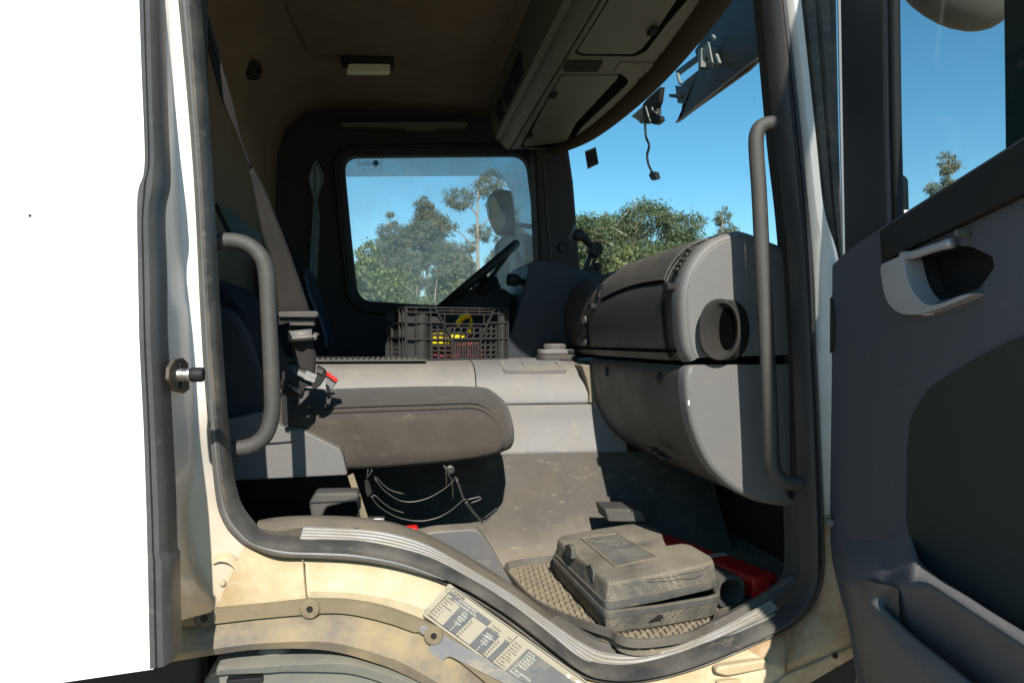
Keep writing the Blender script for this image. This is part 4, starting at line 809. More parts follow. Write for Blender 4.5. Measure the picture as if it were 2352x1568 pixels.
# ---- driver's seat back edge, dark
prism('driver_seat_back', PP(rnd([(640,560),(700,610),(722,690),(748,760),(762,840),(640,850)], 16), 2.95), (0,.40,0), m_navy, TR, bevel=.03, bseg=3)
MB().tube(cat(PP([(700,630),(712,680),(730,722),(745,765),(750,800)],2.93),5), .006, 8).ob('seat_back_piping', mat('blue_piping',(.05,.09,.15),.8), TR, smooth=True)
pk = q('A',(430,962),(520,1025),(650,1130),(640,1180),(520,1130),(485,1080)); prism('document_pocket', PP(rnd(pk,4), 2.0), (-.02,.05,0), m_teal, TR, bevel=.003)

# ================================================================== the open door
dr = MB()
trimpts = rnd([(1901,1180),(1899,1000),(1899,640),(1904,618),(1937,584),(2019,526),(2352,315),(2700,95),(2700,1800),(2010,1800),(1985,1660),(1968,1560),(1950,1440),(1926,1350),(1912,1290)], 10)
hole = q('U',(935,340),(960,305),(1380,185),(1560,200),(1780,300),(1800,420),(1640,640),(1300,748),(1150,785),(1060,720),(1010,640),(960,480))
door = holed('door', DPP(trimpts), [DPP(rnd(hole, 8))], DN, .045, m_doortrim, TR, bevel=0)
hp = DPP(rnd(hole, 8)); MB().loft([hp, [p-DN*.04 for p in hp]], True, False, True).ob('handle_recess', m_black, door)
# outer skin, a body of steel behind the trim, reaching the free edge
ze = EYE
def dp3(t, z, s): return Vector((HX, HY, 0))+DDIR*t+DN*s+Vector((0,0,z))
FE = .99
skin = [dp3(-.02,ze-.62,-.05), dp3(FE-.10,ze-.62,-.05), dp3(FE-.02,ze-.54,-.05), dp3(FE,ze-.42,-.05), dp3(FE,ze+.30,-.05), dp3(-.02,ze+.02,-.05)]
prism('door_skin', skin, -DN*.05, m_white, door, bevel=.012)
# window frame: front bar, top bar, rear bar
fb = [(1935,-400),(2046,-400),(2049,0),(2056,300),(2062,620),(1935,620),(1925,0)]
fbo = prism('window_frame_bar', DPP([(1928,-420),(2026,-420),(2030,0),(2034,300),(2040,520),(2040,640),(1938,640),(1932,300),(1927,0)], -.005), -DN*.022, m_doorfrm, door, bevel=.008)
prism('window_seal', DPP([(2024,-420),(2046,-420),(2048,0),(2052,300),(2058,540),(2036,540),(2032,300),(2028,0)], -.012), -DN*.016, m_black, door, bevel=.004)
MB().bar(dp3(-.02,ze+1.02,-.03), dp3(FE,ze+1.02,-.03), .06, .07).ob('window_frame_bar', m_doorfrm, door, bevel=.008)
MB().bar(dp3(FE-.035,ze+.1,-.035), dp3(FE-.035,ze+1.03,-.035), .07, .07, DN).ob('window_frame_bar', m_doorfrm, door, bevel=.008)
MB().add([dp3(.02,ze+.05,-.045), dp3(FE-.05,ze+.05,-.045), dp3(FE-.05,ze+1.0,-.045), dp3(.02,ze+1.0,-.045)], [(0,1,2,3)]).ob('door_window_pane', m_glass, door)
MB().add([DP(2308,-300,-.07), DP(2700,-300,-.07), DP(2700,600,-.07), DP(2318,600,-.07)], [(0,1,2,3)]).ob('smoked_wind_deflector', m_smoke, door, solid=.003)
# bright edge of the door shell and hinge-side rubbers
band('door_edge', DPP([(1922,-120),(1923,0),(1928,300),(1932.5,480),(1935.5,640)],-.02), DPP([(1924,-120),(1925,0),(1930,300),(1934,480),(1937,640)],-.02), [(0,0),(1,0),(1,-.02)], mat('door_edge_paint', (.38,.38,.39), .4), door, n=20, nv=DN)
band('hinge_rubber', PP([(1826,-120),(1840,0),(1874,312),(1893,481),(1912,601),(1925,640)],1.40), PP([(1914,-120),(1917,0),(1924,312),(1930,481),(1934,601),(1936,640)],1.40), [(0,-.02),(.1,.004),(.3,.012),(.42,.002),(.5,.010),(.7,.014),(.85,.002),(1,.004),(1,-.02)], m_rubber, door, n=30)
# belt pad under the window
bpad = rnd([(2020,530),(2352,318),(2720,85),(2720,270),(2352,443),(2192,521),(2071,577),(2024,606)], 5)
prism('belt_pad', DPP(bpad, .012), -DN*.014, m_black, door, bevel=.006)
prism('pad_clip', DPP(q('U',(1370,30),(1400,20),(1405,90),(1380,110)),.022), -DN*.02, m_cons, door, bevel=.002)
# silver pull handle
hd = q('U',(612,392),(700,350),(850,285),(870,420),(905,560),(960,680),(1040,770),(1130,815),(1300,770),(1460,700),(1588,680),(1480,745),(1200,850),(1050,898),(900,908),(790,880),(700,800),(645,650))
han = prism('pull_handle', DPP(rnd(hd,14,4), .018), -DN*.03, m_silver, door, bevel=.005, bseg=3)
band('handle_inner_edge', DPP(q('U',(850,288),(870,420),(905,560),(960,680),(1040,770),(1130,818)),.017), DPP(q('U',(935,290),(945,380),(962,480),(1012,640),(1070,720),(1150,785)),-.01), [(0,0),(.3,-.001),(1,0)], m_silver, han, n=24, nv=DN)
MB().tube(cat(DPP(q('U',(850,290),(960,285),(1150,225),(1300,180),(1355,165)),.012),5), [.0065]*15+[.0075]*5+[.0078], 10).ob('door_release', m_silver, han, smooth=True)
prism('handle_light', DPP(q('U',(1030,900),(1140,880),(1110,905),(1045,912)),.008), -DN*.01, m_ltape, han, bevel=.001)
# cloth inset, ledge and pocket
fpn = q('I',(1300,-60),(1068,30),(1000,55),(850,132),(750,190),(640,270),(590,340),(560,410),(545,550),(543,850),(570,975),(640,1062),(750,1132),(900,1232),(1068,1335),(1300,1480))
prism('door_cloth_inset', DPP(fpn, .006), -DN*.008, m_doorcloth, door, bevel=.002)
lA = q('I',(262,940),(400,945),(552,905),(580,985),(650,1070),(760,1140),(900,1232),(1068,1335),(1300,1480)); lB = q('I',(285,1125),(355,1108),(420,1103),(475,1135),(620,1118),(740,1185),(900,1290),(1068,1400),(1300,1560))
rowsA = rs(cat(DPP(lA,.004),5),60); rowsB = rs(cat(DPP(lB,.085),5),60)
MB().loft([rowsA,[a.lerp(b,.5)-DN*.008 for a,b in zip(rowsA,rowsB)],rowsB,[p-Vector((0,0,.012))-DN*.006 for p in rowsB],[p-Vector((0,0,.16))-DN*.045 for p in rowsB]]).ob('armrest_ledge', m_doortrim, door, smooth=True)
prism('door_fixing_slot', DPP(rnd(q('U',(92,700),(125,790),(135,1030),(128,1250),(105,1310),(75,1270),(66,1000),(72,780)),8),.004), -DN*.01, m_black, door, bevel=.002)
prism('door_fixing_slot', DPP(rnd(q('I',(185,470),(195,440),(206,440),(214,660),(200,650),(188,560)),4),-.004), -DN*.03, m_black, door, bevel=.002)
MB().lathe(P(*q('X',(757,465))[0],1.345), nY, [(.008,-.004),(.008,.004),(.004,.005)], 12).ob('hinge_screw', m_brack, door, sharp=40)
pk_o = rs(cat(DPP(q('I',(268,1118),(284,1180),(300,1250),(340,1450),(390,1640),(470,1850)),.03),5),44)
midc = rs(cat(DPP(q('I',(350,1106),(345,1180),(358,1280),(405,1440),(480,1620),(640,1900)),.082),5),44)
rimc = rs(cat(DPP(q('I',(474,1136),(432,1162),(414,1200),(440,1240),(500,1302),(560,1358),(700,1470),(820,1570),(1000,1730),(1300,1980)),.095),5),44)
MB().loft([pk_o, midc, [a.lerp(b,.65)+DN*.006 for a,b in zip(midc,rimc)], rimc, [p-DN*.012-Vector((0,0,.004)) for p in rimc], [p-DN*.02-Vector((0,0,.2)) for p in rimc]]).ob('door_pocket', mat('pocket_plastic', (.078,.083,.10), .6, grain=(560,.28), dust=(.5,(.13,.122,.108),5), updust=(.5,(.27,.245,.19)), streak=((.19,.175,.145),.4)), door, smooth=True)
# ---- mirrors: near side above the door window, far side beyond the driver's window
nm = MB(); c0 = DP(2178,-74,-.55)
rows = []
for t in np.linspace(0, math.pi, 9):
    rr = .5*math.sin(t); rows.append([c0+Vector((0, .10*math.sin(t)*math.cos(a), .16*math.sin(t)*math.sin(a)))+Vector((.20*math.cos(t),0,-.07*math.cos(t))) for a in np.linspace(0,2*math.pi,20)[:-1]])
nm.loft(rows, True).ob('near_mirror', m_mirbody, TR, smooth=True, subsurf=1)
prism('olive_strip', DPP(rnd([(2044,380),(2066,395),(2086,410),(2088,480),(2092,600),(2046,600)],8), -.30), (.02,.05,0), mat('olive_plastic',(.15,.17,.12),.5), TR, bevel=.004)  # small olive strip standing beyond the door window
MY = 4.0
fm = prism('far_mirror', PP(rnd(q('SS',(235,230),(300,165),(350,142),(480,148),(520,190),(545,520),(640,560),(560,610),(380,650),(330,600),(255,420)), 12), MY), (.0,.10,0), m_mirbody, TR, bevel=.02, bseg=3)
prism('mirror_face', PP(rnd(q('SS',(245,240),(310,215),(380,370),(445,490),(360,628),(290,500)), 10), MY-.006), (0,.01,0), mat('mirror_pale', (.42,.40,.28), .3), fm, bevel=.002)
fm2 = prism('far_mirror', PP(rnd(q('SS',(320,1500),(318,820),(345,720),(460,640),(560,625),(730,640),(780,720),(790,1500)), 20), MY+.02), (0,.10,0), m_mirbody, TR, bevel=.02, bseg=3)
prism('mirror_face', PP(rnd(q('SS',(350,1480),(350,830),(375,730),(470,665),(556,650),(552,1480)), 14), MY+.012), (0,.01,0), mat('mirror_silver_green', (.30,.36,.33), .25), fm2, bevel=.002)
MB().tube(PP(q('SS',(560,540),(700,560),(820,570)), MY+.06), .014, 8).ob('mirror_arm', m_black, TR)

# ================================================================== LOOSE THINGS IN THE CAB
# curtain
cl_ = PP(q('A',(898,775),(866,850),(885,925),(893,965),(884,1100),(872,1300),(864,1415)), 3.40); cr_ = PP(q('A',(912,772),(943,845),(926,915),(913,965),(923,1040),(918,1200),(908,1400)), 3.38)
A = rs(cat(cl_,5),50); B = rs(cat(cr_,5),50)
cu = MB().loft([[a.lerp(b,t)+Vector((0,-.02*abs(math.sin(t*math.pi*2.5)),0)) for t in np.linspace(0,1,13)] for a, b in zip(A,B)]).ob('curtain', m_curtain, None, smooth=True, solid=.002)
tag(cu, 'pale blue green curtain gathered in the dark corner behind the driver seat', 'curtain')
# floor mat
FZ = -.617
mo = [(1170,1306),(1276,1290),(1400,1262),(1598,1236),(1726,1203),(1800,1232),(1818,1268),(1822,1310),(1790,1345),(1712,1392),(1650,1412),(1636,1430),(1637,1447),(1622,1463),(1574,1480),(1505,1493),(1453,1495),(1420,1484),(1408,1472),(1367,1456),(1315,1434),(1270,1412),(1230,1385),(1190,1345)]
mp = PPZ(mo, FZ); mpr = cat(mp, 3, True)
MATT = thing('floor_mat', 'dusty beige rubber floor mat with basket weave tread on the cab floor', 'floor mat', (.55, 1.7, EYE+FZ))
MB().prism(mpr, (0,0,-.008)).ob('mat_sheet', m_mat, MATT)
def inside(x, y, poly):
    r = False; n = len(poly); j = n-1
    for i in range(n):
        a, b = poly[i], poly[j]
        if (a.y > y) != (b.y > y) and x < (b.x-a.x)*(y-a.y)/(b.y-a.y)+a.x: r = not r
        j = i
    return r
cx_ = sum(p.x for p in mp)/len(mp); cy_ = sum(p.y for p in mp)/len(mp)
shr = [Vector((cx_+(p.x-cx_)*.95, cy_+(p.y-cy_)*.95, 0)) for p in mpr]
mb = MB(); p1, p2 = .0135, .036; ang = -.10
for i in range(-45, 45):
    for j in range(-20, 22):
        x0 = i*p1; y0 = j*p2+(i % 2)*p2*.5; x = .55+x0*math.cos(ang)-y0*math.sin(ang); y = 1.7+x0*math.sin(ang)+y0*math.cos(ang)
        if inside(x, y, shr):
            rot = Matrix.Rotation(ang+math.pi/2*0, 3, 'Z'); c_ = Vector((x, y, EYE+FZ+.002)); a_, b_, h_ = .0049, .0155, .003+random.uniform(-.0006,.0004)
            vv = [c_+rot@Vector((sx*a_, sy*b_, -.003)) for sx, sy in ((-1,-1),(1,-1),(1,1),(-1,1))]+[c_+rot@Vector((sx*a_*.6, sy*b_*.88, h_)) for sx, sy in ((-1,-1),(1,-1),(1,1),(-1,1))]
            mb.add(vv, [(4,5,6,7),(0,1,5,4),(1,2,6,5),(2,3,7,6),(3,0,4,7)])
tr_m = mb.ob('mat_tread', m_mat, MATT); tr_m['kind'] = 'stuff'
rimo = mpr+[mpr[0]]
lift = lambda i, n: .0
rows = []
for i, p in enumerate(mpr):
    fr = i/len(mpr); front = max(0, math.sin((fr-.42)/.5*math.pi)) if .42 < fr < .92 else 0
    cdir = Vector((p.x-cx_, p.y-cy_, 0)).normalized(); z0 = .004+.012*front; 
    rows.append([p+cdir*0+Vector((0,0,z0-.008)), p+cdir*.003+Vector((0,0,z0+.010)), p+cdir*.006+Vector((0,0,z0+.013)), p+cdir*.011+Vector((0,0,z0+.0125)), p+cdir*.012+Vector((0,0,z0-.004)), p+cdir*.004+Vector((0,0,z0-.008))])
rows.append(rows[0]); MB().loft(rows, True).ob('mat_rim', m_matdk, MATT, sharp=50)
# tool case
TC = thing('tool_case', 'dusty grey black power tool case lying half open on the floor mat', 'tool case', PZ(1440,1370,FZ))
def casetop(z): return PPZ(rnd(q('T',(45,205),(75,165),(500,112),(1000,66),(1080,75),(1285,185),(1310,290),(1335,368),(1400,364),(1560,350),(1640,372),(1880,520),(1905,575),(1800,605),(1240,690),(700,752),(640,745),(600,712)), 3), z)
ct = casetop(-.500)
cc = Vector((sum(p.x for p in ct)/len(ct), sum(p.y for p in ct)/len(ct), 0))
def grow(pl, k, z): return [Vector((p.x+(p.x-cc.x)/max(.01,(p-Vector((cc.x,cc.y,p.z))).length)*k, p.y+(p.y-cc.y)/max(.01,(p-Vector((cc.x,cc.y,p.z))).length)*k, EYE+z)) for p in pl]
xr = max(p.x for p in ct); yf = min(p.y for p in ct)
def tilt(pl):   # lid sprung open a little at its front right corner
    return [p+Vector((0,0,(.010*((p.x-cc.x)/(xr-cc.x)*.7+(cc.y-p.y)/(cc.y-yf)*.3))+.002)) for p in pl]
LB = -.553
lid_rows = [tilt(grow(ct, k, z)) for k, z in ((.011,LB+.012),(.0105,LB+.014),(.007,-.511),(.005,-.505),(.001,-.5012),(-.004,-.500))]
lid = MB().loft(lid_rows, True, False, True).ob('case_lid', m_case, TC, sharp=24)
rim_rows = [tilt(grow(ct, k, z)) for k, z in ((.006,LB-.002),(.016,LB-.001),(.0175,LB+.004),(.016,LB+.014),(.010,LB+.0145))]
MB().loft(rim_rows, True, True, False).ob('lid_rim', m_caserim, TC, sharp=50)
brow = [grow(ct, k, z) for k, z in ((-.01,-.6145),(.002,-.613),(.010,-.606),(.018,-.575),(.020,-.574),(.021,-.562),(.017,-.559),(.012,-.559),(.006,-.565),(.004,-.59))]
MB().loft(brow[:4], True, True, False).ob('case_base', m_case, TC, sharp=30); MB().loft(brow[3:], True).ob('base_rim', m_caserim, TC, sharp=50)
MB().add(brow[-1], [tuple(range(len(ct)))]).ob('case_inside', m_black, TC)
lbp = [Vector((p.x,p.y,p.z)) for p in PPZ(q('T',(318,212),(748,182),(1238,498),(735,578)), -.4985)]
MB().prism(tilt(lbp), (0,0,-.004)).ob('case_label_panel', m_caselab, TC)
frm = MB(); tl_ = tilt(lbp)
for a, b in zip(tl_, tl_[1:]+tl_[:1]): frm.bar(a+Vector((0,0,.0005)), b+Vector((0,0,.0005)), .004, .003, (0,0,1))
frm.ob('label_frame', m_mat, TC)
for pts in (((118,330),(165,315),(192,370),(190,500),(150,470),(115,420)), ((368,580),(420,560),(456,640),(455,775),(400,740),(350,700))):
    pc_ = [PX(*p, .414 if pts[0][0] < 200 else .430) for p in q('T', *pts)]
    k = MB().prism(pc_, (.012,0,0)).ob('case_latch', m_caserim, TC, bevel=.0015)
la_ = [grow(ct,.026,LB-.010)[i] for i in range(len(ct))]
ix = [i for i, p in enumerate(ct) if p.x < cc.x-.02 and p.y < 1.92]
pa, pb = P(*q('T',(35,470))[0], 1.95), P(*q('T',(640,1140))[0], 1.50)
MB().bar(pa, pb, .028, .012, (-1,0,0)).ob('hinge_rail', m_caserim, TC, bevel=.004)
hc = PPX(q('T',(1150,1265),(1250,1190),(1290,1178),(1315,1200),(1310,1230),(1200,1260)), .0) if False else PP(q('T',(1150,1262),(1250,1195),(1285,1180),(1312,1195),(1310,1228),(1230,1240)), 1.495)
MB().prism(hc, (0,.004,0)).ob('broken_corner_hole', m_black, TC)
ckp = [P(*p, 1.503) for p in q('T',(1240,636),(1500,600),(1750,590),(1900,560))]
ckp2 = [P(*p, 1.497) for p in q('T',(1140,752),(1380,722),(1560,680),(1740,655),(1880,590))]
for c_ in (ckp2,): MB().tube(cat(c_,4), .0007, 5).ob('lid_crack', m_black, TC)
# red case and its white tape
RC = thing('warning_triangle_case', 'long red plastic case with white tape, lying behind the tool case', 'case', PZ(1700,1340,FZ))
n0 = Vector((.868,1.640,EYE-.612)); f0 = Vector((.745,2.04,EYE-.612)); dv = (f0-n0).normalized(); sv = Vector((-dv.y, dv.x, 0)); 
if sv.x > 0: sv = -sv
def rsec(t, wd, h, b=.010): 
    c_ = n0.lerp(f0, t); return [c_+sv*(x*wd)+Vector((0,0,z*h)) for x, z in ((-.5+.1,0),(.5-.1,0),(.5,.18),(.5,.82),(.5-.12,1),(-.5+.12,1),(-.5,.82),(-.5,.18))]
MB().loft([rsec(-.012,.07,.050),rsec(0,.082,.058),rsec(.30,.085,.060),rsec(.40,.085,.060)], True, True, False).ob('case_end', m_red, RC, bevel=.003, sharp=30)
MB().loft([rsec(.40,.080,.056),rsec(.46,.078,.056),rsec(1.0,.078,.056),rsec(1.01,.07,.05)], True, True, True).ob('case_body', m_red, RC, sharp=30)
MB().loft([rsec(.385,.087,.0615),rsec(.435,.0875,.0615)], True).ob('tape_band', m_ltape, RC, solid=.001)
MB().lathe(n0+Vector((0,0,.035))-dv*.004+sv*(-.018), -dv, [(.008,0),(.006,.003)], 10).ob('case_stud', m_black, RC)
# rubber sleeve
SL = MB(); c0 = P(*q('G',(1505,772))[0], 1.60); axis = Vector((-.12,.95,-.02)).normalized(); ux = Vector((.95,.12,0)).normalized(); uz = Vector((0,0,1))
def sq(c, a, b): return [c+ux*(a*math.cos(t)/(abs(math.cos(t))**3+abs(math.sin(t))**3)**(1/3))+uz*(b*math.sin(t)/(abs(math.cos(t))**3+abs(math.sin(t))**3)**(1/3)) for t in np.linspace(.2, .2+2*math.pi, 29)[:-1]]
c0.z = EYE+FZ+.042
SL.loft([sq(c0+axis*.2,.03,.028), sq(c0+axis*.2,.038,.036), sq(c0+axis*.02,.038,.037), sq(c0,.036,.035), sq(c0,.029,.028), sq(c0+axis*.02,.027,.026), sq(c0+axis*.2,.027,.026)], True)
tag(SL.ob('rubber_sleeve', m_caserim, None, sharp=45), 'short hollow square black rubber sleeve between the tool case and the red case', 'sleeve')
# plastic crate on the tunnel
FLc = Vector((.037,2.45,EYE-.0645)); ef = Vector((.97,.243,0)).normalized(); eb = Vector((-.243,.97,0)).normalized(); ezz = Vector((0,0,1)); LW, LD, LH = .36, .27, .178
CR = thing('plastic_crate', 'open black plastic lattice crate on the engine tunnel with tools inside', 'crate', FLc+ef*LW/2+eb*LD/2)
def cf(x, y, o=0): return FLc+ef*((x-303)/(1447-303)*LW)+ezz*((705-y)/(705-95)*LH)-eb*o
def wall(name, rib):
    mb = MB(); rib(mb); return mb.ob(name, m_crate, CR)
def brs(mb, lst, w_=.0035, d=.010, o=.002, f=cf, up=None):
    for a, b in lst: mb.bar(f(*a, o), f(*b, o), w_, d, up or -eb)
def lattice(mb, x0, x1, y0, y1, nr, ncl, slant, f=cf, w_=.0055, up=None):
    for k in range(nr+1): y = y0+(y1-y0)*k/nr; mb.bar(f(x0,y,-.003), f(x1,y,-.003), w_, .003, up or -eb)
    for k in range(ncl+1):
        x = x0+(x1-x0)*k/ncl
        for r in range(nr):
            ya = y0+(y1-y0)*r/nr; yb_ = y0+(y1-y0)*(r+1)/nr; sh = slant*(yb_-ya); xa = x; xb = x+sh
            if min(xa,xb) > x0-30 and max(xa,xb) < x1+30: mb.bar(f(xa,ya,-.003), f(xb,yb_,-.003), w_, .003, up or -eb)
def front(mb):
    brs(mb, [((300,98),(1447,98)),((300,155),(645,155)),((1250,155),(1447,155)),((300,270),(705,270)),((1190,260),(1447,260)),((300,460),(795,460)),((1125,450),(1447,450)),((300,700),(1447,700)),
      ((605,98),(795,455)),((795,455),(800,700)),((1285,98),(1125,450)),((1125,450),(1125,700)),((645,168),(1250,168)),((705,282),(1195,282)),((625,132),(1270,132)),((795,455),(1125,455))], .004, .014)
    brs(mb, [((302,95),(302,705)),((402,95),(402,705)),((560,95),(560,705)),((1335,95),(1335,705)),((1445,95),(1445,705)),((790,98),(790,168)),((950,98),(950,168)),((1110,98),(1110,168)),((715,175),(715,285)),((1165,175),(1165,285))], .003, .012)
    for a, b, c_, d in ((302,402,98,705),):
        mb.add([cf(a,c_,-.006),cf(b,c_,-.006),cf(b,d,-.006),cf(a,d,-.006)], [(0,1,2,3)])
    for xa, xb in ((402,560),(1335,1445)):
        rows = [[cf(xa+(xb-xa)*t, y, -.008+.014*math.sin(math.pi*t)) for t in np.linspace(0,1,9)] for y in (160,705)]; mb.loft(rows)
    mb.add([cf(565,200,-.003),cf(690,200,-.003),cf(700,268,-.003),cf(565,268,-.003)], [(0,1,2,3)])
    lattice(mb, 565, 770, 300, 455, 3, 3, .55); lattice(mb, 570, 790, 480, 695, 4, 3, .45); lattice(mb, 1150, 1330, 280, 445, 3, 3, -.5); lattice(mb, 1135, 1330, 470, 695, 4, 3, -.5); lattice(mb, 770, 1140, 320, 450, 2, 5, -.35)
    for k in range(11): mb.bar(cf(812+k*29,480,-.003), cf(812+k*29,690,-.003), .0055, .003, -eb)
    brs(mb, [((805,480),(1115,480)),((805,690),(1115,690))], .009, .004, -.003)
fr_ = wall('crate_front', front)
def sidef(org, ed, L):
    return lambda x, y, o=0: org+ed*(x*L)+ezz*((705-y)/(705-95)*LH)+(-ef if org == FLc else ef)*o
for nm_, org, ed, L, upv in (('crate_left_side', FLc, eb, LD, -ef), ('crate_right_side', FLc+ef*LW, eb, LD, ef), ('crate_back', FLc+eb*LD, ef, LW, eb)):
    mb = MB(); f = lambda x, y, o=0, org=org, ed=ed, L=L, upv=upv: org+ed*(x*L)+ezz*((705-y)/(705-95)*LH)+upv*o
    for y in (98,270,440,700): mb.bar(f(0,y), f(1,y), .004, .010, upv)
    for x in (0,.12,.3,.7,.88,1): mb.bar(f(x,95), f(x,705), .003, .010, upv)
    for r in range(5): mb.bar(f(.1,470+r*52,-.003), f(.9,470+r*52,-.003), .005, .003, upv)
    for k in range(17): mb.bar(f(.1+k*.05,470,-.003), f(.1+k*.05,695,-.003), .004, .003, upv)
    for k in range(4):
        xx = (.12,.3,.7,.88)[k]; 
    mb.add([f(.3,285,-.003),f(.7,285,-.003),f(.7,440,-.003),f(.3,440,-.003)], [(0,1,2,3)]) if nm_ != 'crate_back' else None
    mb.ob(nm_, m_crate, CR)
MB().prism([FLc+ezz*.004, FLc+ef*LW+ezz*.004, FLc+ef*LW+eb*LD+ezz*.004, FLc+eb*LD+ezz*.004], (0,0,.004)).ob('crate_floor', m_crate, CR)
# contents: yellow straps, red rope
def cin(a, b, h): return FLc+ef*(a*LW)+eb*(b*LD)+ezz*h
ys_ = MB()
for path, w_ in (([cin(.24,.14,.082),cin(.34,.14,.084),cin(.46,.16,.086),cin(.6,.22,.088)],.034), ([cin(.6,.42,.125),cin(.66,.42,.150),cin(.73,.44,.156),cin(.76,.45,.135),cin(.74,.46,.09)],.034)):
    c_ = cat(path, 6); up = Vector((-.3,-.75,.55)).normalized()
    ys_.loft([[p-up*w_*.5, p-eb*.006, p+up*w_*.5, p+up*w_*.5+eb*.012, p+eb*.010, p-up*w_*.5+eb*.012] for p in c_], True, True, True)
ys_.prism([cin(.22,.10,.050),cin(.42,.10,.05),cin(.62,.14,.085),cin(.55,.12,.095),cin(.22,.10,.075)], eb*.10)
tag(ys_.ob('yellow_strap_tool', m_yel, None, smooth=False, bevel=.003), 'bright yellow strap tool with a curved loop inside the black crate', 'strap tool')
rp = []
for k in range(120):
    t = k/119; a = t*2*math.pi*6.3; rp.append(cin(.56+.20*math.sin(a)+.05*math.sin(2.7*a), .30+.16*math.cos(a*1.13), .030+.022*math.sin(a*.77)+.008*t))
tag(MB().tube(rp, .0055, 7).ob('red_rope', m_redrope, None, smooth=True), 'tangled red rope lying in the bottom of the black crate', 'rope')
# round topped puck
pcx = P(1284,822,2.46); pz = EYE-.0635
PK = thing('round_container', 'small grey round container with a ribbed screw cap beside the dashboard', 'container', (pcx.x, 2.5, pz))
rwd = P(1330,822,2.45).x-P(1238,822,2.45).x
base = [Vector((pcx.x-rwd/2+x, 2.45+y, pz)) for x, y in rrect(0,0,rwd,.085,.03)]
MB().loft([[p+Vector((0,0,.0)) for p in base],[p+Vector((0,0,.018)) for p in base]], True, True, True).ob('container_base', m_greydk, PK, bevel=.003)
ins = [Vector((pcx.x-rwd/2+x, 2.45+y, pz+.0195)) for x, y in rrect(.002,.002,rwd-.002,.083,.028)]
MB().loft([ins,[p+Vector((0,0,.017)) for p in ins]], True, True, True).ob('container_lid', m_grey, PK, bevel=.004)
capc = Vector((P(1274,790,2.49).x, 2.49, pz+.036)); MB().lathe(capc, (0,0,1), [(.036,0),(.037,.004),(.037,.016),(.033,.019),(.02,.020)], 48).ob('screw_cap', m_grey, PK, sharp=40)
rb = MB()
for k in range(36): a = 2*math.pi*k/36; rb.box(capc+Vector((.037*math.cos(a),.037*math.sin(a),.010)), (.0025,.0025,.012))
rb.ob('cap_ribbing', m_greydk, PK)
MB().box(Vector((P(1312,808,2.45).x, 2.449, pz+.030)), (.024,.006,.010)).ob('lid_notch', m_black, PK)
# phone mount on the dash
PMY = 2.66
PM = thing('phone_mount', 'black jointed phone holder arm clamped on top of the dashboard', 'phone mount', P(1362,625,PMY))
Np = lambda *pts: PP(q('N', *pts), PMY)
MB().tube(cat(Np((330,390),(430,420),(520,520),(640,660)),4), [.0175]*4+[.016]*5+[.013]*4, 10).ob('upper_arm', m_black, PM, smooth=True)
MB().lathe(Np((330,392))[0]+Vector((0,-.016,0)), nY, [(.021,-.03),(.021,.004),(.012,.008)], 16).ob('arm_ball', m_black, PM, smooth=True)
jt = MB().lathe(Np((690,700))[0]+Vector((0,-.012,0)), nY, [(.027,-.03),(.027,.006),(.023,.010),(.009,.010),(.008,.007)], 20).ob('pivot_joint', m_black, PM, sharp=40)
lw = holed('lower_arm', Np((600,700),(770,800),(700,960),(670,1090),(440,1115)), [Np((655,800),(685,820),(612,1030),(590,1045),(568,1025))], nY, .02, m_black, PM)
MB().prism(Np((430,1110),(680,1085),(760,1120),(910,1290),(880,1330),(600,1220)), (0,.05,0)).ob('mount_base', m_black, PM, bevel=.004)
MB().tube(cat(Np((760,830),(800,880),(795,960),(780,1040)),4), .0025, 6).ob('clamp_wire', m_black, PM); MB().lathe(Np((755,1055))[0], nY, [(.012,-.01),(.016,.0),(.010,.006)], 12).ob('clamp_knob', m_black, PM, smooth=True)
clp = MB().prism(PP(rnd(q('N',(225,150),(285,165),(275,260),(225,260)),3),PMY+.02), (0,.008,0)); clp.prism(PP(rnd(q('N',(145,365),(225,385),(190,480),(125,470)),3),PMY+.02),(0,.008,0)); clp.prism(PP(q('N',(200,240),(260,250),(215,400),(160,380)),PMY+.03),(0,.006,0))
clp.ob('phone_clip', mat('clip_grey', (.12,.125,.12), .5), PM, bevel=.001)

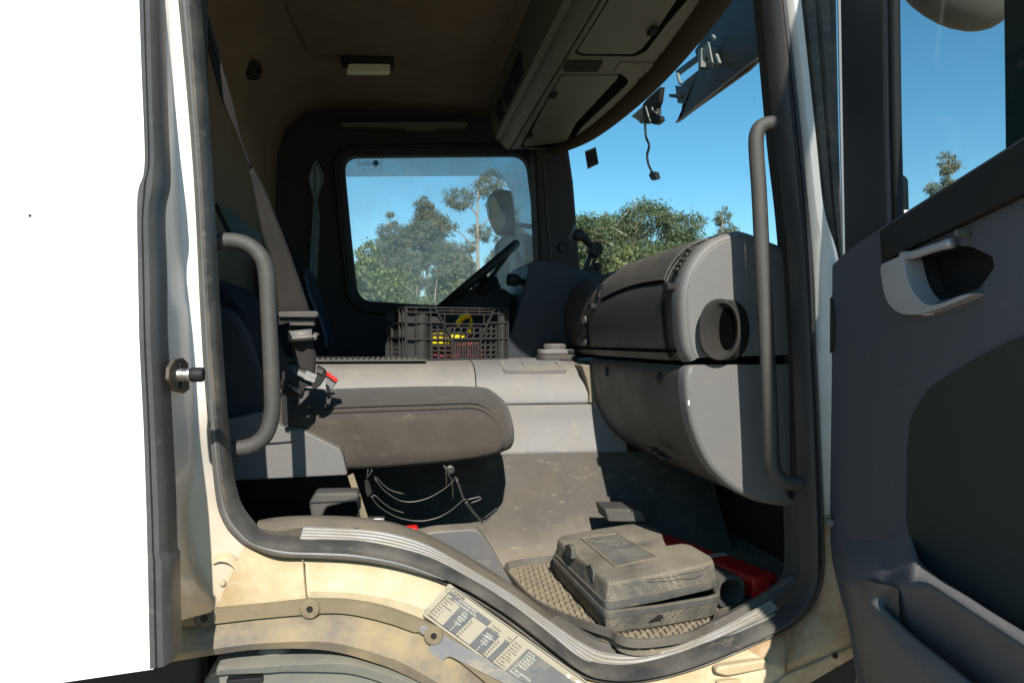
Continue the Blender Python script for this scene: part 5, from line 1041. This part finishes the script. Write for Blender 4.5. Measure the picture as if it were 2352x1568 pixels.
# ================================================================== TREES
def make_tree(name, h, crown, nleaf, mleaf, bend=.4, tr=.16, limbs=8, leaf=(.20,.06), seed=0, bare=.35):
    """crown: list of (height fraction, radius m, x off, y off, vertical radius)"""
    r_ = np.random.default_rng(seed)
    root = bpy.data.objects.new(name, None); C.objects.link(root); WT[root] = Vector((0,0,0))
    k = 12; path = [Vector((bend*math.sin(i/k*2.2+seed), bend*.6*math.sin(i/k*3+seed*2), h*.93*i/k)) for i in range(k+1)]
    mb = MB().tube(path, [tr*(1-.85*i/k)+.015 for i in range(k+1)], 8)
    for c in crown:
        z = h*c[0]; i = max(1, min(k-1, int((z-c[4]*.6)/(h*.93)*k))); s = path[i]; e = Vector((path[i].x+c[2], path[i].y+c[3], z))
        mid = s.lerp(e,.5)+Vector((0,0,.15*(e-s).length)); mb.tube([s,mid,e], [tr*.32,tr*.2,.02], 6)
        for q_ in range(4):
            o = Vector(r_.normal(0,.5,3))*c[1]; mb.tube([s.lerp(e,.6), e+o], [tr*.14,.012], 4)
    mb.ob('trunk', m_bark, root, smooth=True)
    tot = sum(c[1]**2*c[4] for c in crown)**1; V = []; 
    for c in crown:
        n = int(nleaf*(c[1]**2*c[4])/tot); zc = h*c[0]; i = max(1, min(k-1, int(zc/(h*.93)*k))); cen = np.array([path[i].x+c[2], path[i].y+c[3], zc])
        nsub = max(4, n//45); sub = r_.normal(0,1,(nsub,3)); sub /= np.linalg.norm(sub,axis=1)[:,None]; sub *= (r_.uniform(.35,1,(nsub,1)))**.6; sub = cen+sub*np.array([c[1],c[1],c[4]])
        pt = sub[r_.integers(0,nsub,n)]+r_.normal(0,1,(n,3))*np.array([.20,.20,.16])*max(.55,c[1]*.75); V.append(pt)
    pts = np.concatenate(V); n = len(pts)
    d = r_.normal(0,1,(n,3)); d[:,2] -= .9; d /= np.linalg.norm(d,axis=1)[:,None]; s = np.cross(d, r_.normal(0,1,(n,3))); s /= np.linalg.norm(s,axis=1)[:,None]
    ln = leaf[0]*r_.uniform(.4,1.7,(n,1)); wd = leaf[1]*r_.uniform(.7,1.3,(n,1))
    vv = np.stack([pts, pts+d*ln*.5+s*wd, pts+d*ln, pts+d*ln*.5-s*wd], 1).reshape(-1,3)
    me = bpy.data.meshes.new('crown'); me.from_pydata(vv.tolist(), [], np.arange(4*n).reshape(-1,4).tolist()); me.materials.append(mleaf)
    o = bpy.data.objects.new('crown', me); C.objects.link(o); o.parent = root
    return root
def dup(root):
    r = root.copy(); C.objects.link(r)
    for ch in list(root.children): c = ch.copy(); C.objects.link(c); c.parent = r
    return r
def put(o, px, dist, label, top=None, hh=None, group='trees beyond the truck', rz=0, sq_=1):
    d = ray(px, 784); o.location = (d.x*dist, d.y*dist, 0); o.rotation_euler = (0,0,rz)
    if top is not None: s = (EYE+(784-top)/FPX*dist)/hh; o.scale = (s*sq_, s*sq_, s)
    o['label'] = label; o['category'] = 'tree'; o['group'] = group
    return o
conic = make_tree('eucalyptus_tree', 12, [(.95,.55,0,0,.7),(.88,.9,.05,0,.8),(.80,1.25,.1,0,.9),(.72,1.5,-.2,.2,1.0),(.62,1.7,.2,0,1.1),(.50,1.9,-.3,.2,1.1),(.38,2.0,.2,-.2,1.1)], 44000, m_leafA, seed=1, tr=.15, leaf=(.13,.036))
ball = make_tree('eucalyptus_tree', 12, [(.92,.7,0,0,.8),(.84,1.1,.3,0,.8),(.77,1.2,-.5,.2,.8),(.70,1.0,.6,.1,.7),(.64,.8,-.2,0,.6)], 24000, m_leafA, seed=2, tr=.17, bend=.25, leaf=(.13,.036))
loose = make_tree('eucalyptus_tree', 14, [(.93,1.0,.8,0,.9),(.86,1.1,-1.2,.3,.7),(.80,1.0,1.6,0,.8),(.72,1.1,-2.4,.2,.7),(.70,.9,.2,.4,.6),(.60,1.1,-1.6,0,.7),(.55,1.0,1.4,-.3,.7),(.46,1.3,-.9,.2,.8),(.40,1.2,1.2,.2,.8)], 17000, m_leafA, seed=3, tr=.19, bend=.5, leaf=(.14,.036))
broad = make_tree('broad_tree', 10, [(.90,1.5,.4,0,.9),(.84,1.5,-2.4,.3,.7),(.86,1.4,2.6,0,.9),(.70,1.7,-1.2,.5,.9),(.68,1.7,1.4,-.5,.9),(.74,1.1,-3.8,0,.5),(.55,1.9,2.8,.2,1.0),(.50,1.9,-2.6,0,1.0),(.42,2.0,0,.4,1.0),(.30,2.2,2,.4,1.0),(.30,2.2,-2,.4,1.0)], 60000, m_leafC, seed=4, tr=.22, bend=.4, leaf=(.14,.042))
bush = make_tree('young_acacia', 5, [(.88,.6,0,0,.6),(.72,1.1,.3,0,.7),(.58,1.4,-.4,.2,.8),(.40,1.6,.3,0,.8),(.22,1.6,-.1,0,.7)], 17000, m_leafB, seed=5, tr=.07, bend=.2, leaf=(.14,.04))
slim = make_tree('slender_tree', 11, [(.94,.45,0,0,.7),(.82,.7,.2,0,.6),(.70,.6,-.5,0,.6),(.62,.8,.7,.1,.6),(.48,.8,-.4,0,.7),(.34,1.0,.3,0,.8)], 14000, m_leafA, seed=6, tr=.13, bend=.45, leaf=(.13,.036))
stem = make_tree('stem_tree', 9, [(.95,.45,0,0,.5),(.86,.6,.15,0,.45),(.78,.45,-.35,.1,.35)], 2600, m_leafA, seed=11, tr=.085, bend=.35, leaf=(.13,.036))
put(conic, 893, 40, 'tall pointed eucalyptus left of centre in the driver side window', 488, 12)
put(ball, 983, 42, 'eucalyptus with rounded crown on a bare pink trunk seen through the driver side window', 447, 12)
put(loose, 1115, 38, 'tall open crowned eucalyptus behind the steering wheel and mirror', 385, 14)
put(broad, 1462, 40, 'broad dense tree rising behind the dashboard in the windscreen', 462, 10)
put(slim, 1648, 46, 'small slender tree at the right of the windscreen beside the grab handle', 470, 11)
put(bush, 836, 26, 'yellow green young tree in the left corner of the driver side window', 552, 5)
put(dup(slim), 2205, 46, 'lone tree seen through the passenger door window', 340, 11, rz=2)
rowT = [(bush,5,868,32,612,'yellow green young tree second from the left edge of the driver side window'),(bush,5,1035,34,606,'yellow green young tree low right of the bare pink trunk'),
   (slim,11,928,44,536,'thin stemmed tree just right of the tall pointed eucalyptus'),(slim,11,955,50,566,'thin stemmed tree left of the bare pink trunk'),(slim,11,1012,46,560,'thin stemmed tree just right of the bare pink trunk'),(slim,11,1040,52,575,'second thin stemmed tree right of the bare pink trunk'),(slim,11,1066,46,556,'thin stemmed tree left of the tall open crowned eucalyptus'),(slim,11,1092,50,548,'thin stemmed tree close behind the tall open crowned eucalyptus'),(slim,11,1150,48,530,'thin stemmed tree behind the far mirrors'),
   (conic,12,1185,50,500,'dense tree behind the far mirrors at the window edge'),(conic,12,858,52,570,'dense dark tree left of the tall pointed eucalyptus'),(conic,12,1045,58,572,'dense tree with a rounded top in the middle of the driver side window'),(conic,12,915,46,545,'second pointed eucalyptus close behind the tall pointed one'),(slim,11,832,44,568,'thin stemmed tree at the left edge of the driver side window'),(slim,11,880,42,590,'thin stemmed tree in front of the tall pointed eucalyptus'),
   (broad,10,1385,44,492,'broad umbrella shaped tree at the left edge of the windscreen'),(broad,10,1565,48,528,'lower broad tree between the dense tree and the slender one'),(conic,12,1328,46,580,'pale bushy tree behind the phone mount next to the dark pillar'),(bush,5,1352,30,596,'pale bushy tree low behind the phone mount arm'),(bush,5,1430,28,565,'leftmost yellow green bush just above the dashboard'),(bush,5,1500,29,575,'middle yellow green bush just above the dashboard'),(bush,5,1585,31,582,'rightmost yellow green bush just above the dashboard'),(slim,11,1690,50,512,'small leafy tree just left of the front grab handle'),
   (broad,10,1010,66,632,'distant dark tree closing the view in the middle of the driver side window'),(broad,10,890,66,628,'distant dark tree closing the view at the left of the driver side window'),(broad,10,1120,64,624,'distant dark tree closing the view behind the steering wheel')]
put(stem, 903, 34, 'bare pale stem with a small leafy top left of the tall pointed eucalyptus trunk', 592, 9)
for k, (px, d, top, lab) in enumerate([(938,33,600,'bare pale stem with small leafy top, second from left in the driver side window'),(958,35,575,'bare pale stem with a small leafy top just left of the pink trunk'),(1004,33,585,'bare pale stem with a small leafy top just right of the pink trunk'),(1022,36,610,'short bare pale stem in the middle of the driver side window'),(1050,34,580,'bare pale stem with a small leafy top above the crate'),(1078,35,600,'bare pale stem with a small leafy top beside the steering wheel rim')]):
    put(dup(stem), px, d, lab, top, 9, rz=k*2.1+1)
for k, (src, hh, px, d, top, lab) in enumerate(rowT):
    put(dup(src), px, d, lab, top, hh, rz=k*1.3)
